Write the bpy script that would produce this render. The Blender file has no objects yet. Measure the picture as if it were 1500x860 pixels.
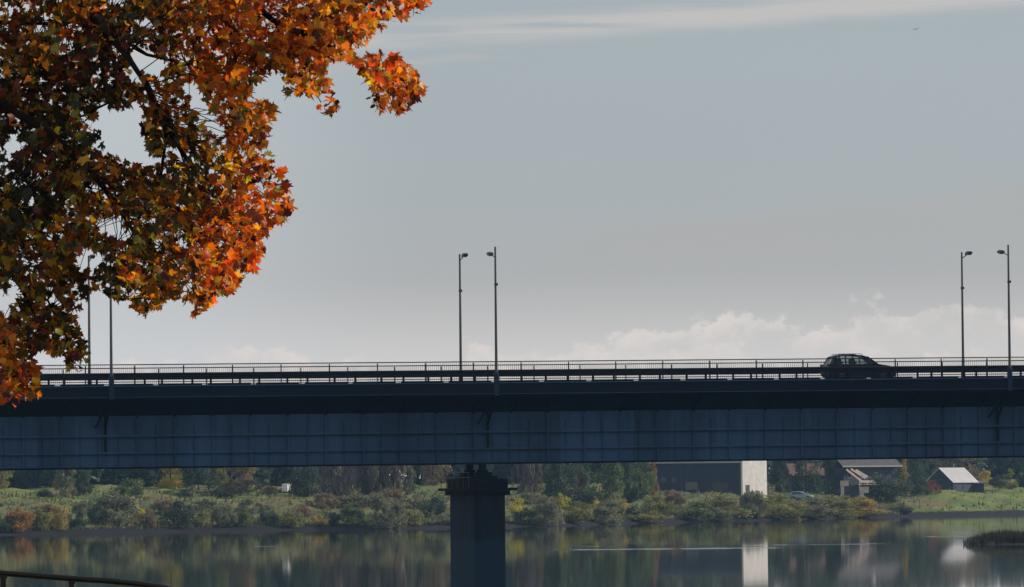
import bpy, math, random
import numpy as np
from mathutils import Vector, Matrix
SC = bpy.context.scene
COL = SC.collection
R = math.radians
random.seed(11)
rng = np.random.default_rng(11)
PI = math.pi

# ------------------------------------------------------------------ camera
EYE = 6.0                       # metres above the river
FPX = 8000.0                    # focal length for a 1500 pixel wide picture
PITCH = math.atan(290 / FPX)
ROLL = R(-0.55)
CAM_ROT = Matrix.Rotation(R(90) + PITCH, 3, 'X') @ Matrix.Rotation(ROLL, 3, 'Z')
cam_data = bpy.data.cameras.new('camera')
cam = bpy.data.objects.new('camera', cam_data)
COL.objects.link(cam)
cam_data.sensor_width = 36.0
cam_data.lens = FPX / 1500 * 36
cam_data.clip_start = 0.5
cam_data.clip_end = 12000
cam.matrix_world = Matrix.Translation((0, 0, EYE)) @ CAM_ROT.to_4x4()
SC.camera = cam


def ray(px, py):
    return CAM_ROT @ Vector(((px - 750) / FPX, (430 - py) / FPX, -1))


def at(px, py, depth):
    """the world point that stands DEPTH metres ahead in the given direction"""
    d = ray(px, py)
    return Vector((0, 0, EYE)) + d * (depth / d.y)


def proj(p):
    v = CAM_ROT.transposed() @ (Vector(p) - Vector((0, 0, EYE)))
    return 750 + FPX * v.x / -v.z, 430 - FPX * v.y / -v.z


# ------------------------------------------------------------------ helpers
def tag(o, label=None, cat=None, group=None, kind=None):
    if label: o['label'] = label
    if cat: o['category'] = cat
    if group: o['group'] = group
    if kind: o['kind'] = kind
    return o


def empty(name, loc, label, cat, group=None, rz=0.0):
    o = bpy.data.objects.new(name, None)
    COL.objects.link(o)
    o.location = loc
    o.rotation_euler = (0, 0, rz)
    o.empty_display_size = 0.3
    return tag(o, label, cat, group)


class MB:
    """collects shapes, builds ONE mesh object"""
    def __init__(self):
        self.v, self.f, self.sm = [], [], []

    def add(self, vs, fs, smooth=False):
        b = len(self.v)
        self.v += [tuple(v) for v in vs]
        self.f += [tuple(b + i for i in f) for f in fs]
        self.sm += [smooth] * len(fs)

    def box(self, c, s, rz=0.0):
        x, y, z = s[0] / 2, s[1] / 2, s[2] / 2
        m = Matrix.Rotation(rz, 3, 'Z')
        vs = [m @ Vector((i * x, j * y, k * z)) + Vector(c) for i in (-1, 1) for j in (-1, 1) for k in (-1, 1)]
        self.add(vs, [(0, 1, 3, 2), (4, 6, 7, 5), (0, 4, 5, 1), (2, 3, 7, 6), (0, 2, 6, 4), (1, 5, 7, 3)])
        return self

    def frame(self, d):
        d = Vector(d).normalized()
        u = d.cross(Vector((0, 0, 1)))
        if u.length < 1e-3: u = Vector((1, 0, 0))
        u.normalize()
        return u, d.cross(u).normalized()

    def tube(self, pts, rad, n=8, cap=True):
        pts = [Vector(p) for p in pts]
        if not hasattr(rad, '__len__'): rad = [rad] * len(pts)
        rings = []
        for i, p in enumerate(pts):
            d = pts[min(i + 1, len(pts) - 1)] - pts[max(i - 1, 0)]
            u, w = self.frame(d)
            rings.append([p + (u * math.cos(2 * PI * k / n) + w * math.sin(2 * PI * k / n)) * rad[i] for k in range(n)])
        vs = [q for r in rings for q in r]
        fs = [(i * n + k, i * n + (k + 1) % n, (i + 1) * n + (k + 1) % n, (i + 1) * n + k)
              for i in range(len(pts) - 1) for k in range(n)]
        self.add(vs, fs, True)
        if cap:
            self.add(rings[0], [tuple(range(n))[::-1]])
            self.add(rings[-1], [tuple(range(n))])
        return self

    def beam(self, a, b, w, h):
        """rectangular bar from a to b"""
        a, b = Vector(a), Vector(b)
        u, t = self.frame(b - a)
        vs = [p + u * i * w / 2 + t * j * h / 2 for p in (a, b) for i, j in ((-1, -1), (1, -1), (1, 1), (-1, 1))]
        self.add(vs, [(3, 2, 1, 0), (4, 5, 6, 7), (0, 1, 5, 4), (1, 2, 6, 5), (2, 3, 7, 6), (3, 0, 4, 7)])
        return self

    def prism(self, poly, axis, lo, hi):
        """polygon in the two other axes, extruded along axis ('x','y','z')"""
        n = len(poly)
        def P(a, b, t):
            return {'x': (t, a, b), 'y': (a, t, b), 'z': (a, b, t)}[axis]
        vs = [P(a, b, lo) for a, b in poly] + [P(a, b, hi) for a, b in poly]
        fs = [tuple(range(n))[::-1], tuple(range(n, 2 * n))] + [(i, (i + 1) % n, n + (i + 1) % n, n + i) for i in range(n)]
        self.add(vs, fs)
        return self

    def build(self, name, m, parent=None, loc=None, bevel=0.0, seg=2):
        me = bpy.data.meshes.new(name)
        me.from_pydata(self.v, [], self.f)
        me.polygons.foreach_set('use_smooth', self.sm)
        me.materials.append(m)
        me.update()
        import bmesh
        bm = bmesh.new(); bm.from_mesh(me)
        bmesh.ops.recalc_face_normals(bm, faces=bm.faces)
        bm.to_mesh(me); bm.free()
        o = bpy.data.objects.new(name, me)
        COL.objects.link(o)
        if parent: o.parent = parent
        if loc is not None: o.location = loc
        if bevel:
            b = o.modifiers.new('bevel', 'BEVEL'); b.width = bevel; b.segments = seg; b.limit_method = 'ANGLE'; b.angle_limit = R(35)
        return o


def big_mesh(name, verts, faces_flat, sizes, m, parent=None, col=None, smooth=False):
    """numpy mesh; col = per-vertex colours"""
    me = bpy.data.meshes.new(name)
    verts = np.asarray(verts, dtype=np.float32)
    me.vertices.add(len(verts)); me.vertices.foreach_set('co', verts.ravel())
    faces_flat = np.asarray(faces_flat, dtype=np.int32)
    sizes = np.asarray(sizes, dtype=np.int32)
    me.loops.add(len(faces_flat)); me.loops.foreach_set('vertex_index', faces_flat)
    me.polygons.add(len(sizes))
    st = np.zeros(len(sizes), dtype=np.int32); st[1:] = np.cumsum(sizes)[:-1]
    me.polygons.foreach_set('loop_start', st)
    if smooth: me.polygons.foreach_set('use_smooth', np.ones(len(sizes), dtype=bool))
    me.update(calc_edges=True)
    me.validate()
    if col is not None:
        a = me.color_attributes.new('tint', 'FLOAT_COLOR', 'POINT')
        c = np.ones((len(verts), 4), dtype=np.float32); c[:, :3] = col
        a.data.foreach_set('color', c.ravel())
    if m: me.materials.append(m)
    o = bpy.data.objects.new(name, me)
    COL.objects.link(o)
    if parent: o.parent = parent
    return o


# ------------------------------------------------------------------ materials
def mat(name, col, rough=0.6, metal=0.0, var=0.25, scale=3.0, streak=None, bump=0.0, col2=None, spec=0.5):
    m = bpy.data.materials.new(name); m.use_nodes = True
    nt = m.node_tree; N = nt.nodes; L = nt.links
    b = N['Principled BSDF']
    b.inputs['Roughness'].default_value = rough; b.inputs['Metallic'].default_value = metal
    b.inputs['Specular IOR Level'].default_value = spec
    tc = N.new('ShaderNodeTexCoord'); mp = N.new('ShaderNodeMapping')
    L.new(tc.outputs['Object'], mp.inputs['Vector'])
    if streak: mp.inputs['Scale'].default_value = streak
    nz = N.new('ShaderNodeTexNoise'); nz.inputs['Scale'].default_value = scale; nz.inputs['Detail'].default_value = 6
    nz.inputs['Roughness'].default_value = 0.65
    L.new(mp.outputs[0], nz.inputs['Vector'])
    rp = N.new('ShaderNodeMapRange'); rp.inputs['From Min'].default_value = 0.3; rp.inputs['From Max'].default_value = 0.7
    L.new(nz.outputs['Fac'], rp.inputs['Value'])
    mx = N.new('ShaderNodeMix'); mx.data_type = 'RGBA'
    c = Vector(col)
    c2 = Vector(col2) if col2 else c * (1 + var)
    mx.inputs['A'].default_value = (*(c * (1 - var)), 1); mx.inputs['B'].default_value = (*c2, 1)
    L.new(rp.outputs[0], mx.inputs['Factor']); L.new(mx.outputs['Result'], b.inputs['Base Color'])
    if bump:
        bp = N.new('ShaderNodeBump'); bp.inputs['Strength'].default_value = bump; bp.inputs['Distance'].default_value = 0.03
        L.new(nz.outputs['Fac'], bp.inputs['Height']); L.new(bp.outputs[0], b.inputs['Normal'])
    return m


def leaf_mat(name, col, col2, trans=0.4, tint=True, gloss=0.0):
    """foliage: base colour drifts between two hues over the plant, leaf tint attribute multiplies it"""
    m = bpy.data.materials.new(name); m.use_nodes = True
    nt = m.node_tree; N = nt.nodes; L = nt.links
    N.remove(N['Principled BSDF'])
    out = N['Material Output']
    mx = N.new('ShaderNodeMix'); mx.data_type = 'RGBA'
    mx.inputs['A'].default_value = (*col, 1); mx.inputs['B'].default_value = (*col2, 1)
    geo = N.new('ShaderNodeNewGeometry')
    nz = N.new('ShaderNodeTexNoise'); nz.inputs['Scale'].default_value = 0.35; nz.inputs['Detail'].default_value = 3
    L.new(geo.outputs['Position'], nz.inputs['Vector'])
    rp = N.new('ShaderNodeMapRange'); rp.inputs['From Min'].default_value = 0.38; rp.inputs['From Max'].default_value = 0.62
    L.new(nz.outputs['Fac'], rp.inputs['Value']); L.new(rp.outputs[0], mx.inputs['Factor'])
    c = mx.outputs['Result']
    if tint:
        at_ = N.new('ShaderNodeAttribute'); at_.attribute_name = 'tint'
        ml = N.new('ShaderNodeMix'); ml.data_type = 'RGBA'; ml.blend_type = 'MULTIPLY'; ml.inputs['Factor'].default_value = 1
        L.new(c, ml.inputs['A']); L.new(at_.outputs['Color'], ml.inputs['B']); c = ml.outputs['Result']
    d = N.new('ShaderNodeBsdfDiffuse'); t = N.new('ShaderNodeBsdfTranslucent')
    ms = N.new('ShaderNodeMixShader'); ms.inputs[0].default_value = trans
    L.new(c, d.inputs[0]); L.new(c, t.inputs[0]); L.new(d.outputs[0], ms.inputs[1]); L.new(t.outputs[0], ms.inputs[2])
    L.new(ms.outputs[0], out.inputs['Surface'])
    return m


M = {}
M['paint'] = mat('blue bridge paint', (0.043, 0.094, 0.178), 0.6, 0, 0.22, 0.35, (1, 1, 0.25), 0.05, spec=0.25)
def bridge_paint(m, rust=0.5):
    """old paint: every panel a little different, grime runs down from the deck, rust where water sits"""
    nt = m.node_tree; N = nt.nodes; L = nt.links; b = N['Principled BSDF']
    src = b.inputs['Base Color'].links[0].from_socket
    tc = N.new('ShaderNodeTexCoord'); sp = N.new('ShaderNodeSeparateXYZ'); L.new(tc.outputs['Object'], sp.inputs[0])
    q = N.new('ShaderNodeMath'); q.operation = 'MULTIPLY'; L.new(sp.outputs[0], q.inputs[0]); q.inputs[1].default_value = 1 / 2.32
    fl = N.new('ShaderNodeMath'); fl.operation = 'FLOOR'; L.new(q.outputs[0], fl.inputs[0])
    wn = N.new('ShaderNodeTexWhiteNoise'); wn.noise_dimensions = '1D'; L.new(fl.outputs[0], wn.inputs['W'])
    mr = N.new('ShaderNodeMapRange'); L.new(wn.outputs['Value'], mr.inputs['Value']); mr.inputs['To Min'].default_value = 0.78; mr.inputs['To Max'].default_value = 1.18
    mu = N.new('ShaderNodeMix'); mu.data_type = 'RGBA'; mu.blend_type = 'MULTIPLY'; mu.inputs['Factor'].default_value = 1
    L.new(src, mu.inputs['A']); cb = N.new('ShaderNodeCombineColor')
    for i in range(3): L.new(mr.outputs[0], cb.inputs[i])
    L.new(cb.outputs[0], mu.inputs['B'])
    def streaks(scale, st, lo, hi):
        mp = N.new('ShaderNodeMapping'); mp.inputs['Scale'].default_value = st; L.new(tc.outputs['Object'], mp.inputs[0])
        n = N.new('ShaderNodeTexNoise'); n.inputs['Scale'].default_value = scale; n.inputs['Detail'].default_value = 5; n.inputs['Roughness'].default_value = .6
        L.new(mp.outputs[0], n.inputs['Vector'])
        r = N.new('ShaderNodeMapRange'); r.interpolation_type = 'SMOOTHSTEP'; L.new(n.outputs['Fac'], r.inputs['Value'])
        r.inputs['From Min'].default_value = lo; r.inputs['From Max'].default_value = hi; return r.outputs[0]
    def lay(base, col, fac, k):
        f = N.new('ShaderNodeMath'); f.operation = 'MULTIPLY'; L.new(fac, f.inputs[0]); f.inputs[1].default_value = k
        x = N.new('ShaderNodeMix'); x.data_type = 'RGBA'; L.new(base, x.inputs['A']); x.inputs['B'].default_value = (*col, 1); L.new(f.outputs[0], x.inputs['Factor'])
        return x.outputs['Result']
    c = lay(mu.outputs['Result'], (.012, .02, .03), streaks(1.6, (1, 1, .07), .5, .72), .38)
    c = lay(c, (.11, .14, .17), streaks(2.2, (1, 1, .05), .58, .75), .2)
    c = lay(c, (.06, .035, .022), streaks(.9, (1, 1, .35), .62, .74), rust)
    L.new(c, b.inputs['Base Color'])


bridge_paint(M['paint'])
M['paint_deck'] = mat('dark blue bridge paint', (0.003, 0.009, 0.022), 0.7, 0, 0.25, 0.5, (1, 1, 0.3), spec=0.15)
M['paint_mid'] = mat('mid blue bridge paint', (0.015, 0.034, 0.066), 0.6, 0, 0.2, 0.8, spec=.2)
M['shadow_soffit'] = mat('soffit paint', (0.005, 0.013, 0.030), 0.7, 0, 0.3, 0.5, (1, 1, 0.3), spec=.15)  # near-black: the overhang's shadow is put into the colour
M['steel'] = mat('grey galvanised steel', (0.07, 0.075, 0.085), 0.45, 0.3, 0.25, 2.0, (1, 1, .2))
M['rail'] = mat('dark painted rail', (0.010, 0.013, 0.021), 0.6, 0.0, 0.3, 1.5, spec=0.2)
M['pole'] = mat('weathered lamp pole steel', (0.085, 0.085, 0.088), 0.5, 0.3, 0.35, 1.2, (1, 1, .3))
M['lamp'] = mat('black lamp housing', (0.02, 0.02, 0.022), 0.5)
M['glass_lamp'] = mat('lamp lens glass', (0.25, 0.25, 0.23), 0.25)
M['pier'] = mat('stained pier concrete', (0.012, 0.022, 0.036), 0.85, 0, 0.6, 1.4, (1, 1, .12), 0.3, spec=0.15)
def tide_mark(m, z0):
    nt = m.node_tree; N = nt.nodes; L = nt.links; b = N['Principled BSDF']; src = b.inputs['Base Color'].links[0].from_socket
    tc = N.new('ShaderNodeTexCoord'); sp = N.new('ShaderNodeSeparateXYZ'); L.new(tc.outputs['Object'], sp.inputs[0])
    n = N.new('ShaderNodeTexNoise'); n.inputs['Scale'].default_value = 1.1; n.inputs['Detail'].default_value = 5; L.new(tc.outputs['Object'], n.inputs['Vector'])
    a = N.new('ShaderNodeMath'); a.operation = 'MULTIPLY_ADD'; L.new(n.outputs['Fac'], a.inputs[0]); a.inputs[1].default_value = 1.2; L.new(sp.outputs[2], a.inputs[2])
    r = N.new('ShaderNodeMapRange'); L.new(a.outputs[0], r.inputs['Value']); r.inputs['From Min'].default_value = z0 + .75; r.inputs['From Max'].default_value = z0 + .45
    x = N.new('ShaderNodeMix'); x.data_type = 'RGBA'; L.new(src, x.inputs['A']); x.inputs['B'].default_value = (.017, .044, .072, 1)
    f = N.new('ShaderNodeMath'); f.operation = 'MULTIPLY'; L.new(r.outputs[0], f.inputs[0]); f.inputs[1].default_value = .75; L.new(f.outputs[0], x.inputs['Factor'])
    L.new(x.outputs['Result'], b.inputs['Base Color'])


tide_mark(M['pier'], -9.6)
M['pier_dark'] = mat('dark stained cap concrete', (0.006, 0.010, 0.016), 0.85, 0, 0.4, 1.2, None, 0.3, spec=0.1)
M['asphalt'] = mat('asphalt', (0.05, 0.05, 0.052), 0.9, 0, 0.2, 4)
M['white_line'] = mat('road paint', (0.7, 0.7, 0.68), 0.7)
M['bark'] = mat('maple bark', (0.014, 0.010, 0.007), 0.95, 0, 0.5, 6, (1, 1, .3), 0.6, spec=0.08)
M['trunk'] = mat('far bark', (0.06, 0.05, 0.042), 0.9, 0, 0.3, 2)
M['iron'] = mat('black iron handrail', (0.012, 0.009, 0.007), 0.32, 0.4, 0.3, 8)

# --- far-bank foliage palettes
F = {
    'dark':   leaf_mat('dark evergreen foliage', (0.060, 0.090, 0.067), (0.098, 0.121, 0.076), .25),
    'green':  leaf_mat('mid green foliage', (0.113, 0.159, 0.072), (0.166, 0.198, 0.086), .3),
    'olive':  leaf_mat('olive foliage', (0.187, 0.208, 0.076), (0.263, 0.243, 0.089), .3),
    'grey':   leaf_mat('grey green willow foliage', (0.172, 0.181, 0.116), (0.241, 0.241, 0.151), .3),
    'yellow': leaf_mat('yellow autumn foliage', (0.550, 0.422, 0.063), (0.439, 0.367, 0.074), .35),
    'lemon':  leaf_mat('lemon yellow foliage', (0.550, 0.483, 0.069), (0.414, 0.391, 0.081), .35),
    'gold':   leaf_mat('golden brown foliage', (0.439, 0.312, 0.092), (0.276, 0.239, 0.092), .35),
    'orange': leaf_mat('orange brown foliage', (0.391, 0.196, 0.069), (0.299, 0.172, 0.069), .35),
    'red':    leaf_mat('red autumn foliage', (0.299, 0.098, 0.075), (0.207, 0.092, 0.069), .3),
    'brown':  leaf_mat('brown autumn foliage', (0.263, 0.187, 0.110), (0.198, 0.164, 0.110), .3),
    'bare':   leaf_mat('grey brown twigs', (0.222, 0.185, 0.164), (0.158, 0.144, 0.131), .12),
    'reed':   leaf_mat('dull dry reeds', (0.061, 0.057, 0.038), (0.040, 0.044, 0.030), .2),
    'weeds':  leaf_mat('slope weeds', (0.098, 0.115, 0.048), (0.184, 0.167, 0.081), .3),
    'grass':  leaf_mat('bank grass', (0.156, 0.193, 0.063), (0.276, 0.229, 0.100), .3),
}

# ------------------------------------------------------------------ sun and sky
SUN_EL, SUN_AZ = R(28), R(71)
S = Vector((math.cos(SUN_EL) * math.sin(SUN_AZ), math.cos(SUN_EL) * math.cos(SUN_AZ), math.sin(SUN_EL)))
sun_data = bpy.data.lights.new('sun', 'SUN'); sun = bpy.data.objects.new('sun', sun_data); COL.objects.link(sun)
sun_data.energy = 4.9; sun_data.angle = R(0.5); sun_data.color = (1.0, 0.9, 0.78)
sun.rotation_euler = S.to_track_quat('Z', 'Y').to_euler(); sun.location = (200, 300, 200)

w = bpy.data.worlds.new('World'); SC.world = w; w.use_nodes = True
nt = w.node_tree; N = nt.nodes; L = nt.links
bg = N['Background']; bg.inputs[1].default_value = 0.1
SKYK = 10.0                     # cloud colours below are written as displayed, the background scales by 0.1
sky = N.new('ShaderNodeTexSky'); sky.sky_type = 'NISHITA'; sky.sun_disc = False
sky.sun_elevation = SUN_EL; sky.sun_rotation = SUN_AZ; sky.dust_density = 1.0; sky.air_density = 1.0; sky.altitude = 50
tc = N.new('ShaderNodeTexCoord'); sx = N.new('ShaderNodeSeparateXYZ'); L.new(tc.outputs['Generated'], sx.inputs[0])


def mth(op, a, b=None, c=None, clamp=False):
    n = N.new('ShaderNodeMath'); n.operation = op; n.use_clamp = clamp
    for i, x in enumerate((a, b, c)):
        if x is None: continue
        if hasattr(x, 'links'): L.new(x, n.inputs[i])
        else: n.inputs[i].default_value = x
    return n.outputs[0]


def smooth(x, lo, hi):
    n = N.new('ShaderNodeMapRange'); n.interpolation_type = 'SMOOTHSTEP'
    L.new(x, n.inputs['Value'])
    for k, v in (('From Min', lo), ('From Max', hi)):
        if hasattr(v, 'links'): L.new(v, n.inputs[k])
        else: n.inputs[k].default_value = v
    return n.outputs[0]


def noise(su, sv, scale, det=5, rough=0.6, off=0.0):
    cb = N.new('ShaderNodeCombineXYZ')
    L.new(mth('MULTIPLY', U, su), cb.inputs[0]); L.new(mth('MULTIPLY', V, sv), cb.inputs[1])
    L.new(mth('MULTIPLY', sx.outputs[1], 0.4), cb.inputs[2])
    mp_ = N.new('ShaderNodeMapping'); mp_.inputs['Location'].default_value = (off, off * .7, 0)
    L.new(cb.outputs[0], mp_.inputs[0])
    n = N.new('ShaderNodeTexNoise'); n.inputs['Scale'].default_value = scale; n.inputs['Detail'].default_value = det
    n.inputs['Roughness'].default_value = rough
    L.new(mp_.outputs[0], n.inputs['Vector'])
    return n.outputs['Fac']


def over(base, col, fac):
    n = N.new('ShaderNodeMix'); n.data_type = 'RGBA'
    L.new(base, n.inputs['A']); n.inputs['B'].default_value = (*[c * SKYK for c in col], 1); L.new(fac, n.inputs['Factor'])
    return n.outputs['Result']


U, V = sx.outputs[0], sx.outputs[2]
c = sky.outputs[0]
# thin high veil everywhere, greyer and thicker low down
c = over(c, (0.372, 0.412, 0.456), mth('MULTIPLY', mth('MULTIPLY_ADD', noise(6, 25, 1.0, 4), 0.3, 0.62), 1.0, clamp=True))
c = over(c, (0.452, 0.444, 0.438), mth('MULTIPLY', smooth(V, 0.064, 0.026), 0.8))
c = over(c, (0.75, 0.72, 0.695), mth('MULTIPLY', smooth(V, 0.042, 0.017), 0.74))
# brighter towards the left: a halo beside the maple painted into the sky
c = over(c, (0.62, 0.65, 0.68), mth('MULTIPLY', smooth(U, -0.012, -0.075), 0.5))
# high streaks of cirrus
vl = mth('MULTIPLY_ADD', U, 0.057, 0.0848)
vl = mth('ADD', vl, mth('MULTIPLY', mth('SUBTRACT', noise(30, 10, 1.0, 2, .5, 4.0), 0.5), 0.004))
dv = mth('ABSOLUTE', mth('SUBTRACT', V, vl))
streak = mth('MULTIPLY', smooth(dv, 0.0036, 0.0004), smooth(noise(16, 300, 1.0, 6, 0.55), 0.34, 0.55))
c = over(c, (0.56, 0.54, 0.525), mth('MULTIPLY', streak, 0.85))
wisp = mth('MULTIPLY', smooth(mth('ABSOLUTE', mth('SUBTRACT', V, mth('MULTIPLY_ADD', U, 0.09, 0.0805))), 0.0016, 0.0002), smooth(noise(30, 240, 1.0, 5, .55, 9.0), .47, .62))
c = over(c, (0.49, 0.48, 0.47), mth('MULTIPLY', wisp, 0.6))
# a faint grey layer across the middle right
lo_ = mth('MULTIPLY_ADD', U, 0.095, 0.0462)
layer = mth('MULTIPLY', smooth(mth('SUBTRACT', lo_, V), -0.0008, 0.0012), smooth(V, 0.034, 0.044))
c = over(c, (0.435, 0.42, 0.405), mth('MULTIPLY', mth('MULTIPLY', layer, smooth(noise(16, 110, 1.0, 4, .5, 3.1), 0.25, 0.7)), mth('MULTIPLY', smooth(U, -0.005, 0.03), 0.55)))
# low cumulus heads behind the bridge, two ranks
for (amp, base, off, k1, k2, f1, f2) in ((.0105, .0235, 7.3, 34, 40, .38, .8), (.0075, .0215, 2.9, 52, 60, .38, .7)):
    big = noise(k1, k2, 1.0, 2, 0.5, off)
    fine = noise(170, 230, 1.0, 6, 0.62, off + 1.7)
    top = mth('ADD', mth('MULTIPLY', smooth(mth('ABSOLUTE', mth('SUBTRACT', U, 0.05)), 0.085, 0.0), amp), base)
    top = mth('ADD', top, mth('MULTIPLY', mth('SUBTRACT', big, 0.5), 0.026))
    top = mth('ADD', top, mth('MULTIPLY', mth('SUBTRACT', fine, 0.5), 0.013))
    dd_ = mth('SUBTRACT', top, V)
    cum = smooth(dd_, -0.0004, 0.0014)
    edge = mth('MULTIPLY', smooth(dd_, 0.008, 0.0005), smooth(noise(90, 120, 1.0, 5, .6, off + 5), .35, .62))
    c = over(c, (0.63, 0.605, 0.585), mth('MULTIPLY', cum, f1))
    c = over(c, (0.76, 0.69, 0.65), mth('MULTIPLY', mth('MULTIPLY', cum, edge), f2))
L.new(c, bg.inputs[0])
SC.view_settings.view_transform = 'Standard'; SC.view_settings.look = 'None'
SC.view_settings.exposure = 0; SC.view_settings.gamma = 1
cy = SC.cycles
cy.use_denoising = True
cy.max_bounces = 8; cy.diffuse_bounces = 4; cy.glossy_bounces = 3; cy.transmission_bounces = 4; cy.transparent_max_bounces = 8; cy.volume_bounces = 0
cy.sample_clamp_indirect = 4
cy.use_adaptive_sampling = False

# ------------------------------------------------------------------ terrain of the far bank
SHX = [-1500, -400, -160, -80, 6, 32, 86, 160, 400, 1500]
SHY = [300, 640, 800, 849, 935, 1010, 1138, 1270, 1600, 2300]


def shore(x):
    return np.interp(x, SHX, SHY) + 3.0 * np.sin(np.asarray(x) * 0.11) + 1.4 * np.sin(np.asarray(x) * 0.37 + 1)


def gz(x, y):
    t = np.asarray(y) - shore(x)
    z = np.interp(t, [-60, -4, 0, 4, 10, 60, 150, 400, 3000], [-2, -0.5, 0, 0.35, 1.0, 4.5, 7.4, 8.5, 10])
    k = np.clip((t - 8) / 30, 0, 1)
    return z + k * (0.28 * np.sin(x * 0.23 + y * .05) + 0.2 * np.sin(x * 0.61 + y * 0.17 + 2) + .12 * np.sin(x * 1.3 - y * .21))


def hit(px, py, fallback=1080.0):
    """where the sight line meets the far bank"""
    d = ray(px, py); d = d / d.y
    for i in range(0, 3000):
        D = 780 + i * 0.25
        if EYE + d.z * D <= float(gz(d.x * D, D)):
            return Vector((d.x * D, D, EYE + d.z * D))
    D = fallback
    return Vector((d.x * D, D, float(gz(d.x * D, D))))


xs = np.concatenate([np.linspace(-1400, -180, 50), np.linspace(-172, 190, 260), np.linspace(200, 1400, 50)])
ts = np.concatenate([np.linspace(-60, -5, 8), np.linspace(-3, 14, 26), np.linspace(15, 170, 110), np.linspace(180, 1400, 40)])
XX, TT = np.meshgrid(xs, ts, indexing='ij')
YY = shore(XX) + TT
ZZ = gz(XX, YY) + rng.normal(0, 0.04, XX.shape) * (TT > 3)
nx_, nt_ = XX.shape
idx = np.arange(nx_ * nt_).reshape(nx_, nt_)
quads = np.stack([idx[:-1, :-1], idx[1:, :-1], idx[1:, 1:], idx[:-1, 1:]], -1).reshape(-1)


def ground_mat():
    m = bpy.data.materials.new('river bank ground'); m.use_nodes = True
    nt = m.node_tree; N = nt.nodes; L = nt.links; b = N['Principled BSDF']
    b.inputs['Roughness'].default_value = 0.95; b.inputs['Specular IOR Level'].default_value = 0.1
    g = N.new('ShaderNodeNewGeometry'); s = N.new('ShaderNodeSeparateXYZ'); L.new(g.outputs['Position'], s.inputs[0])
    def nz(sc, det=5, st=(1, 1, 1)):
        mp = N.new('ShaderNodeMapping'); mp.inputs['Scale'].default_value = st; L.new(g.outputs['Position'], mp.inputs[0])
        n = N.new('ShaderNodeTexNoise'); n.inputs['Scale'].default_value = sc; n.inputs['Detail'].default_value = det
        L.new(mp.outputs[0], n.inputs['Vector']); return n.outputs['Fac']
    def mr(x, a, b_):
        n = N.new('ShaderNodeMapRange'); n.interpolation_type = 'SMOOTHSTEP'; L.new(x, n.inputs['Value'])
        n.inputs['From Min'].default_value = a; n.inputs['From Max'].default_value = b_; return n.outputs[0]
    def mix(f, a, b_):
        n = N.new('ShaderNodeMix'); n.data_type = 'RGBA'; L.new(f, n.inputs['Factor'])
        for k, v in (('A', a), ('B', b_)):
            if hasattr(v, 'links'): L.new(v, n.inputs[k])
            else: n.inputs[k].default_value = (*v, 1)
        return n.outputs['Result']
    grass = mix(mr(nz(0.05), .38, .62), (0.09, 0.14, 0.038), (0.165, 0.195, 0.055))
    grass = mix(mr(nz(0.12, 6, (1, .35, 1)), .5, .66), grass, (0.17, 0.13, 0.065))
    grass = mix(mr(nz(1.2, 4), .45, .7), grass, (0.06, 0.075, 0.03))
    a = N.new('ShaderNodeMath'); a.operation = 'MULTIPLY_ADD'; L.new(nz(0.4), a.inputs[0]); a.inputs[1].default_value = 0.9; a.inputs[2].default_value = -0.45
    z = N.new('ShaderNodeMath'); z.operation = 'ADD'; L.new(s.outputs[2], z.inputs[0]); L.new(a.outputs[0], z.inputs[1])
    at_ = N.new('ShaderNodeAttribute'); at_.attribute_name = 'tint'
    sep = N.new('ShaderNodeSeparateColor'); L.new(at_.outputs['Color'], sep.inputs[0])
    rough_ = mix(mr(nz(0.09, 6, (1, .5, 1)), .36, .64), (0.075, 0.095, 0.038), (0.135, 0.128, 0.058))
    rough_ = mix(mr(nz(0.5, 5), .45, .7), rough_, (0.05, 0.055, 0.03))
    grass = mix(sep.outputs[0], rough_, grass)
    mud = mix(nz(0.6, 5, (.4, 1, 1)), (0.008, 0.008, 0.011), (0.018, 0.017, 0.02))
    L.new(mix(mr(z.outputs[0], 0.75, 1.15), mud, grass), b.inputs['Base Color'])
    return m


M['ground'] = ground_mat()
# red channel: how much of the ground is mown meadow rather than rough slope
mead = np.clip((TT - 62) / 18, 0, 1) * np.clip((10 - XX) / 20, 0, 1) + np.clip((XX - np.interp(TT, [0, 60], [76, 90])) / 6, 0, 1)
mead = np.clip(mead + .25 * np.sin(XX * .3 + 1) * np.sin(TT * .2), 0, 1)
tag(big_mesh('far_ground', np.stack([XX, YY, ZZ], -1).reshape(-1, 3), quads, np.full(len(quads) // 4, 4), M['ground'], smooth=True, col=np.repeat(mead.reshape(-1, 1), 3, axis=1)),
    'grassy far river bank rising from a dark muddy edge', 'ground', kind='structure')


def near_z(x, y):
    edge = np.interp(x, [-200, -12, -2, 3, 12, 200], [74, 74, 58, 40, 28, 25])
    return np.interp(y - edge, [-200, 0, 4, 12, 40], [4.3, 4.3, 3.7, 0.4, -2.0])


xs = np.linspace(-160, 160, 161); ys = np.linspace(-60, 120, 181)
XX, YY = np.meshgrid(xs, ys, indexing='ij')
ZZ = near_z(XX, YY) + 0.05 * np.sin(XX * 1.1) * np.sin(YY * .9)
idx = np.arange(XX.size).reshape(XX.shape)
quads = np.stack([idx[:-1, :-1], idx[1:, :-1], idx[1:, 1:], idx[:-1, 1:]], -1).reshape(-1)
tag(big_mesh('near_ground', np.stack([XX, YY, ZZ], -1).reshape(-1, 3), quads, np.full(len(quads) // 4, 4), M['ground'], smooth=True),
    'grassy near river bank under the maple', 'ground', kind='structure')


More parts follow.
